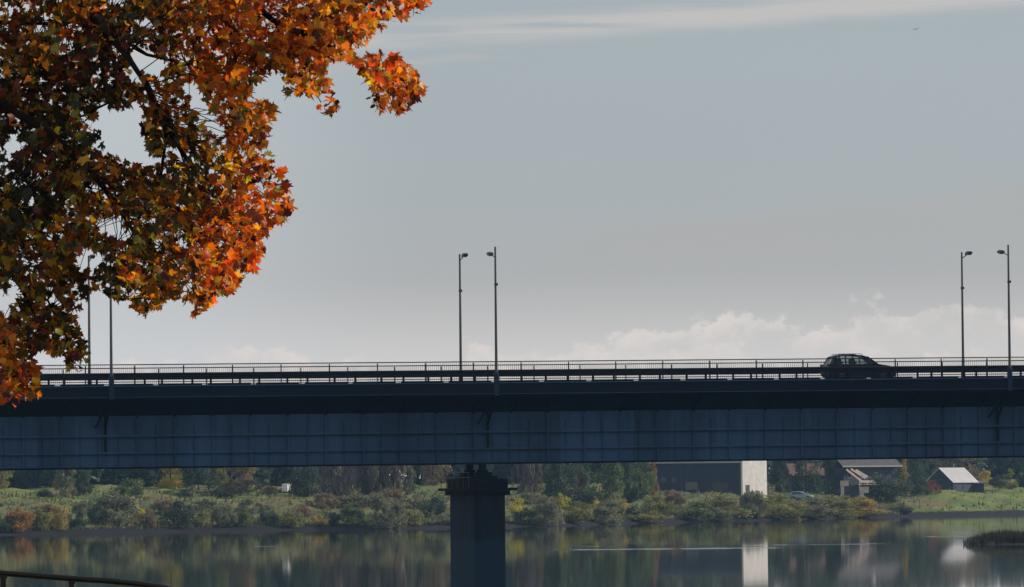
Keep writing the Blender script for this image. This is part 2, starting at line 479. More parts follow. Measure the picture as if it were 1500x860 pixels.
# ------------------------------------------------------------------ water
def water_mat():
    m = bpy.data.materials.new('calm river water'); m.use_nodes = True
    nt = m.node_tree; N = nt.nodes; L = nt.links; b = N['Principled BSDF']
    b.inputs['Base Color'].default_value = (0.012, 0.02, 0.026, 1)
    b.inputs['IOR'].default_value = 1.33
    g = N.new('ShaderNodeNewGeometry')
    def nz(sc, st, det=3, off=(0, 0, 0)):
        mp = N.new('ShaderNodeMapping'); mp.inputs['Scale'].default_value = st; mp.inputs['Location'].default_value = off
        L.new(g.outputs['Position'], mp.inputs[0])
        n = N.new('ShaderNodeTexNoise'); n.inputs['Scale'].default_value = sc; n.inputs['Detail'].default_value = det
        L.new(mp.outputs[0], n.inputs['Vector']); return n.outputs['Fac']
    s = N.new('ShaderNodeSeparateXYZ'); L.new(g.outputs['Position'], s.inputs[0])
    def mm(op, a, b_=None, c_=None, clamp=False):
        n = N.new('ShaderNodeMath'); n.operation = op; n.use_clamp = clamp
        for i, x in enumerate((a, b_, c_)):
            if x is None: continue
            if hasattr(x, 'links'): L.new(x, n.inputs[i])
            else: n.inputs[i].default_value = x
        return n.outputs[0]
    wob = mm('MULTIPLY', mm('SUBTRACT', nz(0.06, (1, .25, 1), 4), 0.5), 20.0)
    ruf = None
    # wind-ruffled slicks lying along the current: centre x, centre y, half length, half width, slope, weight
    for (cx, cy, hx, hy, sl, wt) in SLICKS:
        X = mm('SUBTRACT', s.outputs[0], cx); Y = mm('SUBTRACT', mm('SUBTRACT', s.outputs[1], cy), mm('MULTIPLY', X, sl))
        Y = mm('ADD', Y, wob)
        q = mm('ADD', mm('POWER', mm('ABSOLUTE', mm('DIVIDE', X, hx)), 4.0), mm('POWER', mm('DIVIDE', Y, hy), 2.0))
        q = mm('MULTIPLY', mm('SUBTRACT', 1.0, q, clamp=True), wt)
        ruf = q if ruf is None else mm('MAXIMUM', ruf, q)
    n1 = nz(0.5, (1, 0.06, 1), 3)
    brk = mm('MULTIPLY', ruf, mm('MULTIPLY_ADD', n1, 2.6, -0.55), clamp=True)
    broad = mm('MULTIPLY', mm('MULTIPLY', mm('SUBTRACT', nz(0.012, (1, .35, 1), 4, (40, 13, 0)), 0.52), 6.0, clamp=True), mm('MULTIPLY_ADD', nz(0.9, (1, 0.05, 1), 3), 0.05, 0.0))
    L.new(mm('ADD', mm('MULTIPLY_ADD', brk, 0.22, 0.03), broad), b.inputs['Roughness'])
    bp = N.new('ShaderNodeBump'); bp.inputs['Strength'].default_value = 1.0; bp.inputs['Distance'].default_value = 0.0018
    L.new(nz(0.35, (1, 0.35, 1), 4), bp.inputs['Height']); L.new(bp.outputs[0], b.inputs['Normal'])
    return m


SLICKS = []
def slick(px0, px1, py, half, wt, sl=0.0):
    """py is where the ruffled strip lies on the river"""
    D = EYE / -(ray((px0 + px1) / 2, py).z / ray((px0 + px1) / 2, py).y)
    a, b = at(px0, py, D), at(px1, py, D)
    SLICKS.append(((a.x + b.x) / 2, D, (b.x - a.x) / 2, half, sl, wt))
slick(770, 1170, 804, 8, .8, -0.12)
slick(820, 930, 801, 4, .5, 0.1)
slick(1060, 1330, 797.5, 5, 0.45, 0.1)
slick(360, 415, 800.5, 5, 0.6)
slick(1340, 1420, 786, 6, 0.6)
slick(900, 1000, 796, 4, 0.5)
M['water'] = water_mat()
wm = MB(); wm.add([(-1450, 20, 0), (1450, 20, 0), (1450, 2900, 0), (-1450, 2900, 0)], [(0, 1, 2, 3)])
tag(wm.build('river_water', M['water']), 'calm river mirroring the far bank', 'water', kind='structure')

# ------------------------------------------------------------------ foliage generators
def rand_unit(n):
    v = rng.normal(size=(n, 3)); return v / np.linalg.norm(v, axis=1, keepdims=True)


def leaf_cloud(cen, size, up=0.3, tall=1.0, tint=(0.65, 1.3), tint_c=None):
    """one irregular four-sided leaf clump per centre"""
    n = len(cen)
    nrm = rand_unit(n); nrm[:, 2] += up; nrm /= np.linalg.norm(nrm, axis=1, keepdims=True)
    a = np.cross(nrm, rand_unit(n)); a /= np.linalg.norm(a, axis=1, keepdims=True) + 1e-9
    b = np.cross(nrm, a)
    s = size * rng.uniform(0.6, 1.4, (n, 1))
    k = rng.uniform(0.55, 1.2, (n, 4, 1))
    vs = np.stack([cen + a * s * k[:, 0], cen + b * s * k[:, 1], cen - a * s * k[:, 2], cen - b * s * k[:, 3]], 1)
    if tall != 1.0:
        vs[:, :, 2] = cen[:, None, 2] + (vs[:, :, 2] - cen[:, None, 2]) * tall
    t = rng.uniform(*tint, n)
    if tint_c is not None: t = t * tint_c
    t = np.repeat(t, 4)[:, None] * np.ones((1, 3))
    return vs.reshape(-1, 3), t


def blob_points(n, blobs, per_shell=0.55):
    """points through a set of (cx,cy,cz,rx,ry,rz) blobs, denser at the outside; also a brightness per blob"""
    w_ = np.array([b[3] * b[4] * b[5] for b in blobs]) ** (2 / 3); w_ /= w_.sum()
    pick = rng.choice(len(blobs), n, p=w_)
    B = np.array(blobs)
    r = rng.uniform(0, 1, n) ** per_shell
    r = np.where(rng.uniform(0, 1, n) < .12, r * 1.22, r)
    p = rand_unit(n) * r[:, None]
    bt = rng.uniform(0.8, 1.25, len(blobs))
    return B[pick, :3] + p * B[pick, 3:6], bt[pick]


def crown_mesh(kind, seed):
    """unit plant: stands at z=0..1, about 1 wide; returns crown verts, tint"""
    global rng
    keep = rng; rng = np.random.default_rng(seed)
    blobs = []
    if kind == 'round':
        for i in range(40):
            a = rng.uniform(0, 2 * PI); z = rng.uniform(0, 1) ** 1.35 * .88 + .04; r = 0.44 * math.sqrt(max(0.05, 1 - ((z - .36) / .6) ** 2)) * rng.uniform(.35, 1)
            s = rng.uniform(.09, .17); blobs.append((r * math.cos(a), r * math.sin(a), z, s * 1.1, s * 1.1, s * .8))
        n, size = 5200, .019
    elif kind == 'tall':
        for i in range(38):
            a = rng.uniform(0, 2 * PI); z = rng.uniform(0, 1) ** 1.3 * .9 + .03; r = 0.42 * (1.02 - z) ** .6 * rng.uniform(.2, 1)
            s = rng.uniform(.07, .14) * (1.2 - .5 * z); blobs.append((r * math.cos(a), r * math.sin(a), z, s * 1.3, s * 1.3, s * .7))
        n, size = 5200, .018
    elif kind == 'bush':
        for i in range(18):
            a = rng.uniform(0, 2 * PI); q = rng.uniform(0, 1) ** .6; z = rng.uniform(0.08, 1) * (1 - .5 * q * q) * .86
            s = rng.uniform(.12, .22); blobs.append((.38 * q * math.cos(a), .38 * q * math.sin(a), z, s, s, s * 1.05))
        n, size = 2600, .026
    elif kind == 'bare':
        for i in range(42):
            a = rng.uniform(0, 2 * PI); z = rng.uniform(0.0, 1) ** 1.2 * .9 + .04; r = 0.46 * math.sin(PI * min(.95, z * .7 + .25)) ** .7 * rng.uniform(.2, 1)
            s = rng.uniform(.08, .15); blobs.append((r * math.cos(a), r * math.sin(a), z, s * .7, s * .7, s * 1.5))
        n, size = 7000, .012
    p, bt = blob_points(n, blobs)
    p[:, 2] = np.abs(p[:, 2]) + 0.004
    out = leaf_cloud(p, size, tall=3.2 if kind == 'bare' else 1.0, tint=(.6, 1.35), tint_c=bt)
    rng = keep
    return out


LIB = {}
for k_, ns in (('round', 4), ('tall', 3), ('bush', 6), ('bare', 3)):
    for i in range(ns):
        vs, t = crown_mesh(k_, 100 * len(LIB) + 7)
        me_o = big_mesh('crown', vs, np.arange(len(vs)), np.full(len(vs) // 4, 4), F['green'], col=t)
        me = me_o.data
        bpy.data.objects.remove(me_o)
        LIB[(k_, i)] = me


def trunk_mesh(seed):
    r_ = random.Random(seed); mb = MB()
    mb.tube([(0, 0, -.03), (.004, 0, .18), (-.006, .004, .45), (.004, 0, .8)], [.03, .022, .015, .005], 7)
    for i in range(6):
        a = r_.uniform(0, 2 * PI); z = r_.uniform(.16, .6); l = r_.uniform(.18, .34)
        mb.tube([(0, 0, z), (l * .5 * math.cos(a), l * .5 * math.sin(a), z + .1), (l * math.cos(a), l * math.sin(a), z + .24)], [.011, .008, .003], 5, False)
    o = mb.build('trunk', M['trunk']); me = o.data; bpy.data.objects.remove(o)
    return me


TRUNKS = [trunk_mesh(i) for i in range(3)]
PLANTS = []


def plant(name, cat, label, group, px, py, wpx, top, shape, colr, var, depth=None, trunk=True, deep=1.0):
    """base at a sight line, wpx wide, crown top at pixel row TOP at that distance"""
    p = hit(px, py) if depth is None else at(px, py, depth)
    if depth is not None: p.z = float(gz(p.x, p.y))
    p.z = float(gz(p.x, p.y)) - 0.05
    k = p.y / FPX
    base_px = proj(p)[1]
    wid = wpx * k; h = max((base_px - top) * k, .5)
    e = empty(name, p, label, cat, group, random.uniform(0, 6.28) if deep == 1.0 else 0)
    cr = bpy.data.objects.new('crown', LIB[(shape, var)]); COL.objects.link(cr); cr.parent = e
    cr.scale = (wid, wid * deep, h)
    cr.material_slots[0].link = 'OBJECT'; cr.material_slots[0].material = F[colr]
    if trunk:
        t = bpy.data.objects.new('trunk', random.choice(TRUNKS)); COL.objects.link(t); t.parent = e
        q = min(wid, h); t.scale = (q, q, h)
    PLANTS.append((e, px))
    return e


HAZE = 0.00006
# ------------------------------------------------------------------ trees on the far bank (sight line of the foot, width, top, habit, hue)
TG = 'trees on the far bank'
tree_rows = [
 # left of the pier
 ('yellow-green tree at the left end of the far bank, cut by the frame', 2, 716, 46, 668, 'round', 'olive', 0),
 ('dark blue-green tree behind the leftmost strip of bright grass', 48, 709, 62, 610, 'round', 'dark', 1),
 ('grey-green twin-crowned tree standing in front of the leftmost grass strip', 96, 729, 42, 640, 'tall', 'grey', 0),
 ('dark slim tree touching the grey-green twin-crowned tree on its right', 122, 726, 36, 655, 'tall', 'dark', 1),
 ('broad dark tree between the grass strip and the first slim yellow tree', 164, 708, 66, 600, 'round', 'dark', 2),
 ('slim yellow tree, leftmost of the yellow trees on the bank', 190, 706, 24, 655, 'tall', 'gold', 2),
 ('dark narrow tree between the slim yellow tree and the large golden tree', 214, 711, 36, 640, 'tall', 'dark', 0),
 ('large golden yellow tree, brightest on the left bank under the bridge', 250, 716, 50, 655, 'round', 'yellow', 3),
 ('wide dark tree right of the large golden tree', 291, 717, 56, 600, 'round', 'dark', 0),
 ('olive tree right of the wide dark tree', 325, 720, 36, 655, 'tall', 'olive', 1),
 ('brown autumn tree between the olive tree and the pale gold tree', 356, 716, 44, 650, 'round', 'brown', 1),
 ('pale gold tree just left of the white van', 397, 711, 36, 660, 'round', 'gold', 2),
 ('tall dark conical tree right behind the white van', 444, 727, 62, 605, 'tall', 'dark', 2),
 ('grey-brown almost leafless tree right of the dark conical tree', 490, 727, 72, 600, 'bare', 'bare', 0),
 ('grey-brown almost leafless tree in the middle of the leafless clump', 534, 728, 72, 610, 'bare', 'bare', 1),
 ('grey-brown almost leafless tree at the right end of the leafless clump', 577, 727, 62, 600, 'bare', 'bare', 2),
 ('small green tree beside the leafless clump, left of the pier', 602, 722, 28, 668, 'tall', 'green', 1),
 ('dark brown tree left of the pier cap', 634, 712, 52, 610, 'round', 'brown', 0),
 # between the pier and the pale tower
 ('grey leafless tree just right of the pier cap', 768, 722, 46, 620, 'bare', 'bare', 2),
 ('tan narrow tree between the pier and the tall dark trees', 788, 722, 20, 655, 'tall', 'brown', 0),
 ('tall dark blue-green tree right of the tan narrow tree', 814, 733, 52, 605, 'tall', 'dark', 1),
 ('small red tree among the dark trees right of the pier', 850, 728, 18, 685, 'tall', 'red', 2),
 ('dark tree behind the small red tree', 846, 722, 46, 600, 'round', 'dark', 3),
 ('massive grey-green tree, tallest between the pier and the long dark barn', 888, 738, 70, 605, 'tall', 'green', 0),
 ('slim dark green tree between the massive tree and the rounded tree', 922, 736, 34, 645, 'tall', 'dark', 2),
 ('rounded bushy green tree left of the narrow orange tree', 938, 731, 50, 674, 'round', 'green', 2),
 ('narrow orange tree at the left corner of the long dark barn', 958, 727, 17, 664, 'tall', 'orange', 0),
 # right of the pale tower
 ('dark tree close against the right side of the pale gable wall', 1143, 722, 36, 640, 'tall', 'dark', 0),
 ('dark bluish tree behind the pale blue car', 1180, 712, 56, 610, 'round', 'dark', 1),
 ('dark tree against the left side of the timber balcony house', 1217, 716, 34, 640, 'tall', 'dark', 1),
 ('pale yellow-green willow at the right corner of the timber balcony house', 1324, 725, 26, 660, 'tall', 'gold', 1),
 ('dark tree between the willow and the pale-roofed cottage', 1349, 712, 40, 650, 'round', 'dark', 2),
 ('brown tree rising behind the ridge of the pale-roofed cottage', 1410, 704, 80, 640, 'round', 'brown', 3),
 ('small yellow tree right of the pale-roofed cottage', 1444, 712, 26, 688, 'round', 'yellow', 0),
 ('yellow-green tree right of the small yellow tree', 1479, 716, 30, 684, 'tall', 'olive', 2),
 ('dark tree at the right edge of the frame beyond the green field', 1508, 714, 44, 640, 'round', 'dark', 1),
]
DEPTH = {'brown tree rising behind the ridge of the pale-roofed cottage': 1310, 'dark bluish tree behind the pale blue car': 1150,
         'dark tree behind the small red tree': 1080, 'dark tree against the left side of the timber balcony house': 1165}
for (lab, px, py, wpx, top, shp, colr, var) in tree_rows:
    nm = {'tall': 'tall_tree', 'round': 'leafy_tree', 'bare': 'leafless_tree'}[shp]
    plant(nm, 'tree', lab, TG, px, py, wpx, top, shp, colr, var, depth=DEPTH.get(lab))

# ------------------------------------------------------------------ bushes on the slope and along the water
BG = 'bushes on the far bank'
bush_rows = [
 ('orange-brown bush by the water at the far left', 26, 778, 42, 750, 'orange'),
 ('dark bush in front of the orange-brown bush at the left frame edge', 4, 779, 34, 754, 'dark'),
 ('olive bush right of the orange-brown bush', 58, 776, 32, 744, 'olive'),
 ('tawny bush by the water below the grey-green twin-crowned tree', 83, 776, 30, 740, 'gold'),
 ('small dark bush right of the tawny bush', 110, 773, 28, 745, 'dark'),
 ('dark bush on the left flank of the largest grey willow bush', 141, 769, 30, 738, 'dark'),
 ('largest grey willow bush on the left half of the bank', 168, 769, 62, 727, 'grey'),
 ('lemon yellow bush against the right flank of the largest grey willow bush', 199, 765, 24, 735, 'lemon'),
 ('short brown bush at the foot of the lemon yellow bush', 216, 772, 28, 747, 'brown'),
 ('round dark bush by the water under the large golden tree', 262, 773, 50, 738, 'dark'),
 ('olive bush right of the round dark waterside bush', 296, 772, 28, 747, 'olive'),
 ('grey spreading bush two places right of the round dark waterside bush', 326, 771, 44, 745, 'grey'),
 ('green bush right of the grey spreading bush', 357, 771, 30, 744, 'green'),
 ('dark round bush below the pale gold tree', 393, 769, 28, 741, 'dark'),
 ('low purple-brown bush on the slope below the white van', 445, 757, 38, 740, 'brown'),
 ('olive bush by the water below the low purple-brown bush', 424, 772, 36, 752, 'olive'),
 ('short yellowish bush by the water left of the dark pair', 466, 771, 24, 754, 'gold'),
 ('dark green bush by the water under the leafless clump', 486, 769, 30, 748, 'dark'),
 ('grey-green bush touching the dark green bush under the leafless clump', 514, 769, 38, 738, 'green'),
 ('tall grey willow bush by the water under the right end of the leafless clump', 562, 774, 66, 734, 'grey'),
 ('olive bush right of the tall grey willow bush', 600, 769, 34, 745, 'olive'),
 ('round dark bush on the slope left of the pier', 637, 757, 36, 731, 'dark'),
 ('low grey bush between the round dark bush and the pier', 655, 768, 34, 748, 'grey'),
 ('yellow-green bush just right of the pier', 759, 760, 26, 728, 'lemon'),
 ('dark bush by the water just right of the pier', 772, 769, 34, 742, 'dark'),
 ('grey slanting bush right of the waterside dark bush by the pier', 803, 769, 46, 737, 'grey'),
 ('bright yellow bush right of the pier, largest of three yellow ones', 821, 745, 20, 722, 'lemon'),
 ('bright yellow bush beneath the red tree, rightmost of three yellow ones', 869, 745, 13, 726, 'lemon'),
 ('pale yellow bush left of the bright yellow one, above the grey slanting bush', 801, 744, 20, 724, 'olive'),
 ('olive bush by the water below the small red tree', 846, 768, 44, 741, 'olive'),
 ('grey bush by the water below the massive grey-green tree', 885, 768, 44, 739, 'grey'),
 ('gold-green bush at the foot of the slim dark green tree', 908, 752, 24, 732, 'gold'),
 ('dark low bush at the foot of the rounded bushy tree', 927, 757, 38, 737, 'dark'),
 ('olive bush under the narrow orange tree', 963, 753, 44, 729, 'olive'),
 ('large dark olive bush by the water in front of the long dark barn', 1008, 760, 62, 729, 'green'),
 ('brownish bush at the foot of the long dark barn wall', 985, 744, 40, 724, 'brown'),
 ('olive bush in front of the right part of the long dark barn', 1058, 757, 56, 726, 'olive'),
 ('grey-olive bush below the pale gable wall', 1100, 757, 50, 727, 'grey'),
 ('dark patchy bush by the water below the pale gable wall', 1092, 760, 26, 741, 'dark'),
 ('wide olive bush below the dark tree beside the gable wall', 1140, 756, 58, 727, 'olive'),
 ('grey-olive bush below the pale blue car', 1182, 755, 54, 726, 'grey'),
 ('yellow-olive bush below the left corner of the timber balcony house', 1224, 753, 50, 727, 'olive'),
 ('tawny bush at the right end of the low hedge-like row', 1262, 752, 48, 731, 'gold'),
 ('big dark round shrub in front of the timber balcony house', 1300, 736, 58, 690, 'dark'),
 ('low dark bush by the water at the left end of the green field', 1322, 752, 30, 738, 'dark'),
 ('reddish shrub at the gable end of the pale-roofed cottage', 1367, 724, 16, 706, 'red'),
 ('dark shrub between the big dark round shrub and the reddish shrub', 1343, 726, 34, 699, 'dark'),
 ('dark shrub right of the small yellow tree by the field', 1461, 717, 24, 697, 'dark'),
 ('low brown bush on the slope above the tawny waterside bush', 70, 752, 44, 738, 'brown'),
 ('grey low bush on the slope between the two leftmost dark waterside bushes', 124, 754, 40, 738, 'grey'),
 ('dark bush at the lower edge of the leftmost grass strip', 66, 727, 40, 716, 'dark'),
 ('round green bush under the slim yellow tree', 189, 730, 40, 705, 'green'),
 ('low dark bush under the large golden tree', 262, 728, 46, 715, 'dark'),
 ('brown bush on the slope above the round dark waterside bush', 240, 752, 44, 736, 'brown'),
 ('grey low bush on the slope above the grey spreading bush', 300, 748, 44, 733, 'grey'),
 ('brown bush at the foot of the brown autumn tree', 352, 722, 60, 706, 'brown'),
 ('low dark hedge-like bush at the foot of the olive tree', 318, 728, 50, 714, 'dark'),
 ('grey bush on the slope above the dark round bush below the pale gold tree', 368, 752, 44, 735, 'grey'),
 ('brown low bush left of the white van', 398, 724, 36, 712, 'brown'),
 ('grey-brown bush on the slope below the dark conical tree', 476, 746, 50, 728, 'brown'),
 ('grey-brown bush on the slope below the leafless clump', 522, 744, 60, 724, 'grey'),
 ('grey-brown bush on the slope above the tall grey willow bush', 566, 744, 60, 722, 'brown'),
 ('grey slope bush between the small green tree and the round dark bush', 612, 746, 46, 724, 'grey'),
 ('dark bush filling the foot of the tall dark trees right of the pier', 838, 738, 60, 718, 'dark'),
 ('grey bush just right of the pier below the leafless tree', 775, 738, 40, 720, 'grey'),
 ('olive bush between the two rightmost bright yellow bushes', 848, 750, 36, 733, 'olive'),
 ('grey bush right of the rightmost bright yellow bush', 889, 750, 34, 733, 'grey'),
 ('small olive bush by the water left of the large dark olive bush', 945, 765, 44, 747, 'olive'),
 ('olive waterside bush right of the large dark olive bush', 1052, 763, 56, 744, 'grey'),
 ('olive waterside bush below the wide olive bush', 1136, 761, 60, 742, 'olive'),
 ('grey waterside bush below the yellow-olive bush', 1190, 759, 60, 741, 'grey'),
 ('gold-olive waterside bush left of the low dark one by the field', 1262, 757, 60, 742, 'gold'),
 ('dull waterside bush below the left corner of the timber balcony house', 1228, 758, 44, 742, 'olive'),
]
for i, (lab, px, py, wpx, top, colr) in enumerate(bush_rows):
    if colr in ('grey', 'brown') and i % 2:
        plant('bush', 'bush', lab, BG, px, py, wpx * 1.25, py - (py - top) * 1.2, 'bare', colr, i % 3, trunk=False)
    else:
        plant('bush', 'bush', lab, BG, px, py, wpx * random.uniform(1.15, 1.5), py - (py - top) * random.uniform(1.05, 1.4), 'bush', colr, i % 6, trunk=False)

# ------------------------------------------------------------------ a wood behind, one dark mass
pts = []
for i in range(330):
    x = random.uniform(-175, 330)
    y = float(shore(x)) + random.uniform(165, 240)
    hgt = random.uniform(12, 16.5); wd = random.uniform(4, 6.5)
    n = 620
    a = rand_unit(n) * (rng.uniform(0, 1, (n, 1)) ** .4)
    q = np.array([x, y, float(gz(x, y)) + hgt * .42]) + a * np.array([wd, wd, hgt * .58])
    pts.append(q[q[:, 2] > float(gz(x, y)) - .2])
pts = np.concatenate(pts)
vs, t = leaf_cloud(pts, 0.7)
tag(big_mesh('background_wood', vs, np.arange(len(vs)), np.full(len(vs) // 4, 4), F['dark'], col=t),
    'dark dense wood closing the view behind the far bank', 'wood', kind='stuff')

# ------------------------------------------------------------------ rough grass and weeds on the bank
n = 42000
gx = rng.uniform(-110, 165, n); gt = np.where(rng.uniform(0, 1, n) < .5, rng.uniform(6, 26, n), rng.uniform(20, 120, n))
field = (gx > np.interp(gt, [0, 60], [80, 92])) & (rng.uniform(0, 1, n) < .86)      # the mown field on the right stays short
gx, gt = gx[~field], gt[~field]
clump = np.sin(gx * .35 + gt * .22) + np.sin(gx * .9 - gt * .4 + 1) + rng.normal(0, .8, len(gx))
k_ = clump > -.2
gx, gt = gx[k_], gt[k_]
gy = shore(gx) + gt; gzv = gz(gx, gy)
hh = rng.uniform(.2, .75, len(gx)) * np.where(rng.uniform(0, 1, len(gx)) < .1, 1.8, 1.0)
an = rng.uniform(0, 2 * PI, len(gx)); wd = rng.uniform(.08, .3, len(gx))
dx, dy = np.cos(an) * wd, np.sin(an) * wd
lean = rng.normal(0, .15, (len(gx), 2))
v0 = np.stack([gx - dx, gy - dy, gzv - .03], -1); v1 = np.stack([gx + dx, gy + dy, gzv - .03], -1)
v2 = np.stack([gx + lean[:, 0], gy + lean[:, 1], gzv + hh], -1)
vs = np.stack([v0, v1, v2], 1).reshape(-1, 3)
tg = np.repeat(rng.uniform(.6, 1.4, len(gx)), 3)[:, None] * np.ones((1, 3))
tag(big_mesh('bank_grass', vs, np.arange(len(vs)), np.full(len(vs) // 3, 3), F['weeds'], col=tg),
    'rough olive grass and weeds on the far slope', 'grass', kind='stuff')

# ------------------------------------------------------------------ reed spit in the river at the right
a = at(1412, 797, EYE / -(ray(1412, 797).z / ray(1412, 797).y))
SPX, SPY = a.x, a.y
xs = np.linspace(-4, 60, 90); ys = np.linspace(-16, 22, 50)
XX, YY = np.meshgrid(xs, ys, indexing='ij')
halfw = np.clip(XX / 9, 0.0, 1) ** .6 * (11 + 2 * np.sin(XX * .5))
ZZ = 0.55 * np.clip(1 - (np.abs(YY + 0.04 * XX) / np.maximum(halfw, .01)) ** 2, -1, 1) - 0.05 + .04 * np.sin(XX * 2.1 + YY)
idx = np.arange(XX.size).reshape(XX.shape)
quads = np.stack([idx[:-1, :-1], idx[1:, :-1], idx[1:, 1:], idx[:-1, 1:]], -1).reshape(-1)
M['mud'] = mat('wet mud', (0.03, 0.027, 0.024), .7, 0, .3, 1.5)
tag(big_mesh('mud_spit', np.stack([XX + SPX, YY + SPY, ZZ], -1).reshape(-1, 3), quads, np.full(len(quads) // 4, 4), M['mud'], smooth=True),
    'low dark mud spit reaching into the river from the right', 'spit', kind='structure')
n = 26000
gx = rng.uniform(0, 60, n); gy = rng.uniform(-12, 14, n)
hw = np.clip(gx / 9, 0, 1) ** .6 * (11 + 2 * np.sin(gx * .5))
k_ = np.abs(gy + .04 * gx) < hw * .93
gx, gy = gx[k_], gy[k_]
mound = np.clip(.35 + gx / 5, 0, 1.0) * (1.0 + .14 * np.sin(gx * .8) + .1 * np.sin(gx * 2.1 + gy) + .3 * np.exp(-((gx - 5.2) / 1.4) ** 2))
hh = mound * (.95 + rng.normal(0, .12, len(gx)))
an = rng.uniform(0, 2 * PI, len(gx)); wd = rng.uniform(.04, .11, len(gx)); lean = rng.normal(0, .2, (len(gx), 2))
b0 = np.stack([gx + SPX, gy + SPY, np.full(len(gx), 0.0)], -1)
d_ = np.stack([np.cos(an) * wd, np.sin(an) * wd, np.zeros(len(gx))], -1)
tp = b0 + np.stack([lean[:, 0], lean[:, 1], hh + .25], -1)
vs = np.stack([b0 - d_, b0 + d_, tp], 1).reshape(-1, 3)
tg = np.repeat(rng.uniform(.5, 1.3, len(gx)), 3)[:, None] * np.ones((1, 3))
tag(big_mesh('spit_reeds', vs, np.arange(len(vs)), np.full(len(vs) // 3, 3), F['reed'], col=tg),
    'dark dry reeds covering the mud spit', 'reeds', kind='stuff')
# ------------------------------------------------------------------ buildings on the far bank
M['dark_wall'] = mat('shade-dark boards', (0.02, 0.032, 0.055), .8, 0, .35, .5, (1, 1, .3))  # the dark blue of the shaded sides is put into the colour
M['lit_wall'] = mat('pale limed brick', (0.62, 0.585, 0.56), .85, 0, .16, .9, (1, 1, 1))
M['edge'] = mat('pale roof edging', (0.42, 0.40, 0.38), .6, 0, .15, 2)
M['tin'] = mat('pale metal roofing', (0.55, 0.54, 0.54), .45, 0.2, .1, .6)
M['slate'] = mat('dark roofing', (0.06, 0.055, 0.055), .8, 0, .25, 1)
M['timber'] = mat('pale timber', (0.62, 0.5, 0.44), .7, 0, .2, 1.5)
M['door'] = mat('dark door', (0.035, 0.035, 0.04), .5)
M['pane'] = mat('window glass', (0.03, 0.035, 0.04), .08)
M['white'] = mat('white enamel', (0.78, 0.78, 0.76), .3, 0, .05)


def rot(th, x, y):
    return x * math.cos(th) - y * math.sin(th), x * math.sin(th) + y * math.cos(th)


# long barn, its dark side towards the river and the left, its pale gable towards the sun
p = at(1088, 725, 1108); p.z = float(gz(p.x, p.y)) - 0.1
k = p.y / FPX
th = R(62)            # direction of the gable wall seen from above: mostly away from the viewer
e = empty('barn', p, 'long flat-roofed dark barn with a pale sunlit gable wall', 'barn')
# local frame: +x runs left along the dark wall, +y runs away along the gable
wl, gl = 18.6, 7.6
ax = Vector((-0.92, -0.39 * 0.2, 0)).normalized(); gy_ = Vector((math.cos(R(47)), math.sin(R(47)), 0))
def lp(u, v, z): return ax * u + gy_ * v + Vector((0, 0, z))
top_z = (725 - 661) * k; low_z = (725 - 673.5) * k
mb = MB(); T = .35
def wall_box(mb, u0, u1, v0, v1, z0, z1):
    vs = [lp(u, v, z) for u in (u0, u1) for v in (v0, v1) for z in (z0, z1)]
    mb.add(vs, [(0, 1, 3, 2), (4, 6, 7, 5), (0, 4, 5, 1), (2, 3, 7, 6), (0, 2, 6, 4), (1, 5, 7, 3)])
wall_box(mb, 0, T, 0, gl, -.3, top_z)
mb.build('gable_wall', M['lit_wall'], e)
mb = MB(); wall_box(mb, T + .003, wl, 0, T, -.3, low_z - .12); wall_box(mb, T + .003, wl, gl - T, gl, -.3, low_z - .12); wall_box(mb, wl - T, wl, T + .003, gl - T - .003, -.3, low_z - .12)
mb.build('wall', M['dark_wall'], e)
mb = MB(); wall_box(mb, T + .004, wl + .3, -.3, gl + .3, low_z - .117, low_z + .12)
mb.build('roof', M['slate'], e)
mb = MB(); wall_box(mb, T + .006, wl + .3, -.36, -.303, low_z - .15, low_z + .22)
mb.build('roof_edge', M['edge'], e)
mb = MB(); wall_box(mb, -.05, -.003, .9, 2.1, 0, 2.5)
mb.build('door', M['door'], e)
mb = MB(); wall_box(mb, 9.2, 11.6, -.06, -.003, 1.6, 3.2)
mb.build('window', mat('dusty window', (.12, .12, .11), .3), e)
mb = MB(); wall_box(mb, 3.0, 6.2, -.08, -.003, 0, 3.0)
mb.build('sliding_door', M['slate'], e)

for u in (13.4, 15.6):
    mb = MB(); wall_box(mb, u, u + 1.0, -.05, -.003, 3.2, 4.2); f = mb.build('window', M['steel'], e)
    mb = MB(); wall_box(mb, u + .1, u + .9, -.07, -.053, 3.3, 4.1); mb.build('pane', M['pane'], f)
for u in (.55, 12.4, 18.2): MB().beam(lp(u, -.1, 0), lp(u, -.1, low_z - .2), .11, .11).build('drainpipe', M['steel'], e)
# low house behind the pale blue car
p = at(1160, 716, 1185); p.z = float(gz(p.x, p.y)) - .1
k = p.y / FPX
e = empty('low_house', p, 'long low house with reddish roof behind the pale blue car', 'house', rz=R(12))
Wl = 66 * k
MB().box((Wl / 2, 3, 1.3), (Wl, 6, 3.2)).build('wall', mat('grey blue boards', (.06, .07, .085), .8, 0, .3, .7), e)
MB().prism([(-.5, 2.8), (3, 5.4), (6.5, 2.8), (6.5, 3.0), (3, 5.65), (-.5, 3.0)], 'x', -.5, Wl + .5).build('roof', mat('reddish tiles', (.14, .075, .06), .85, 0, .3, 2), e)
for x in (1.4, 4.2, 7.4):
    f = MB().box((x, -.03, 1.5), (1.0, .06, 1.1)).build('window', M['edge'], e)
    MB().box((x, -.07, 1.5), (.8, .03, .9)).build('pane', M['pane'], f)
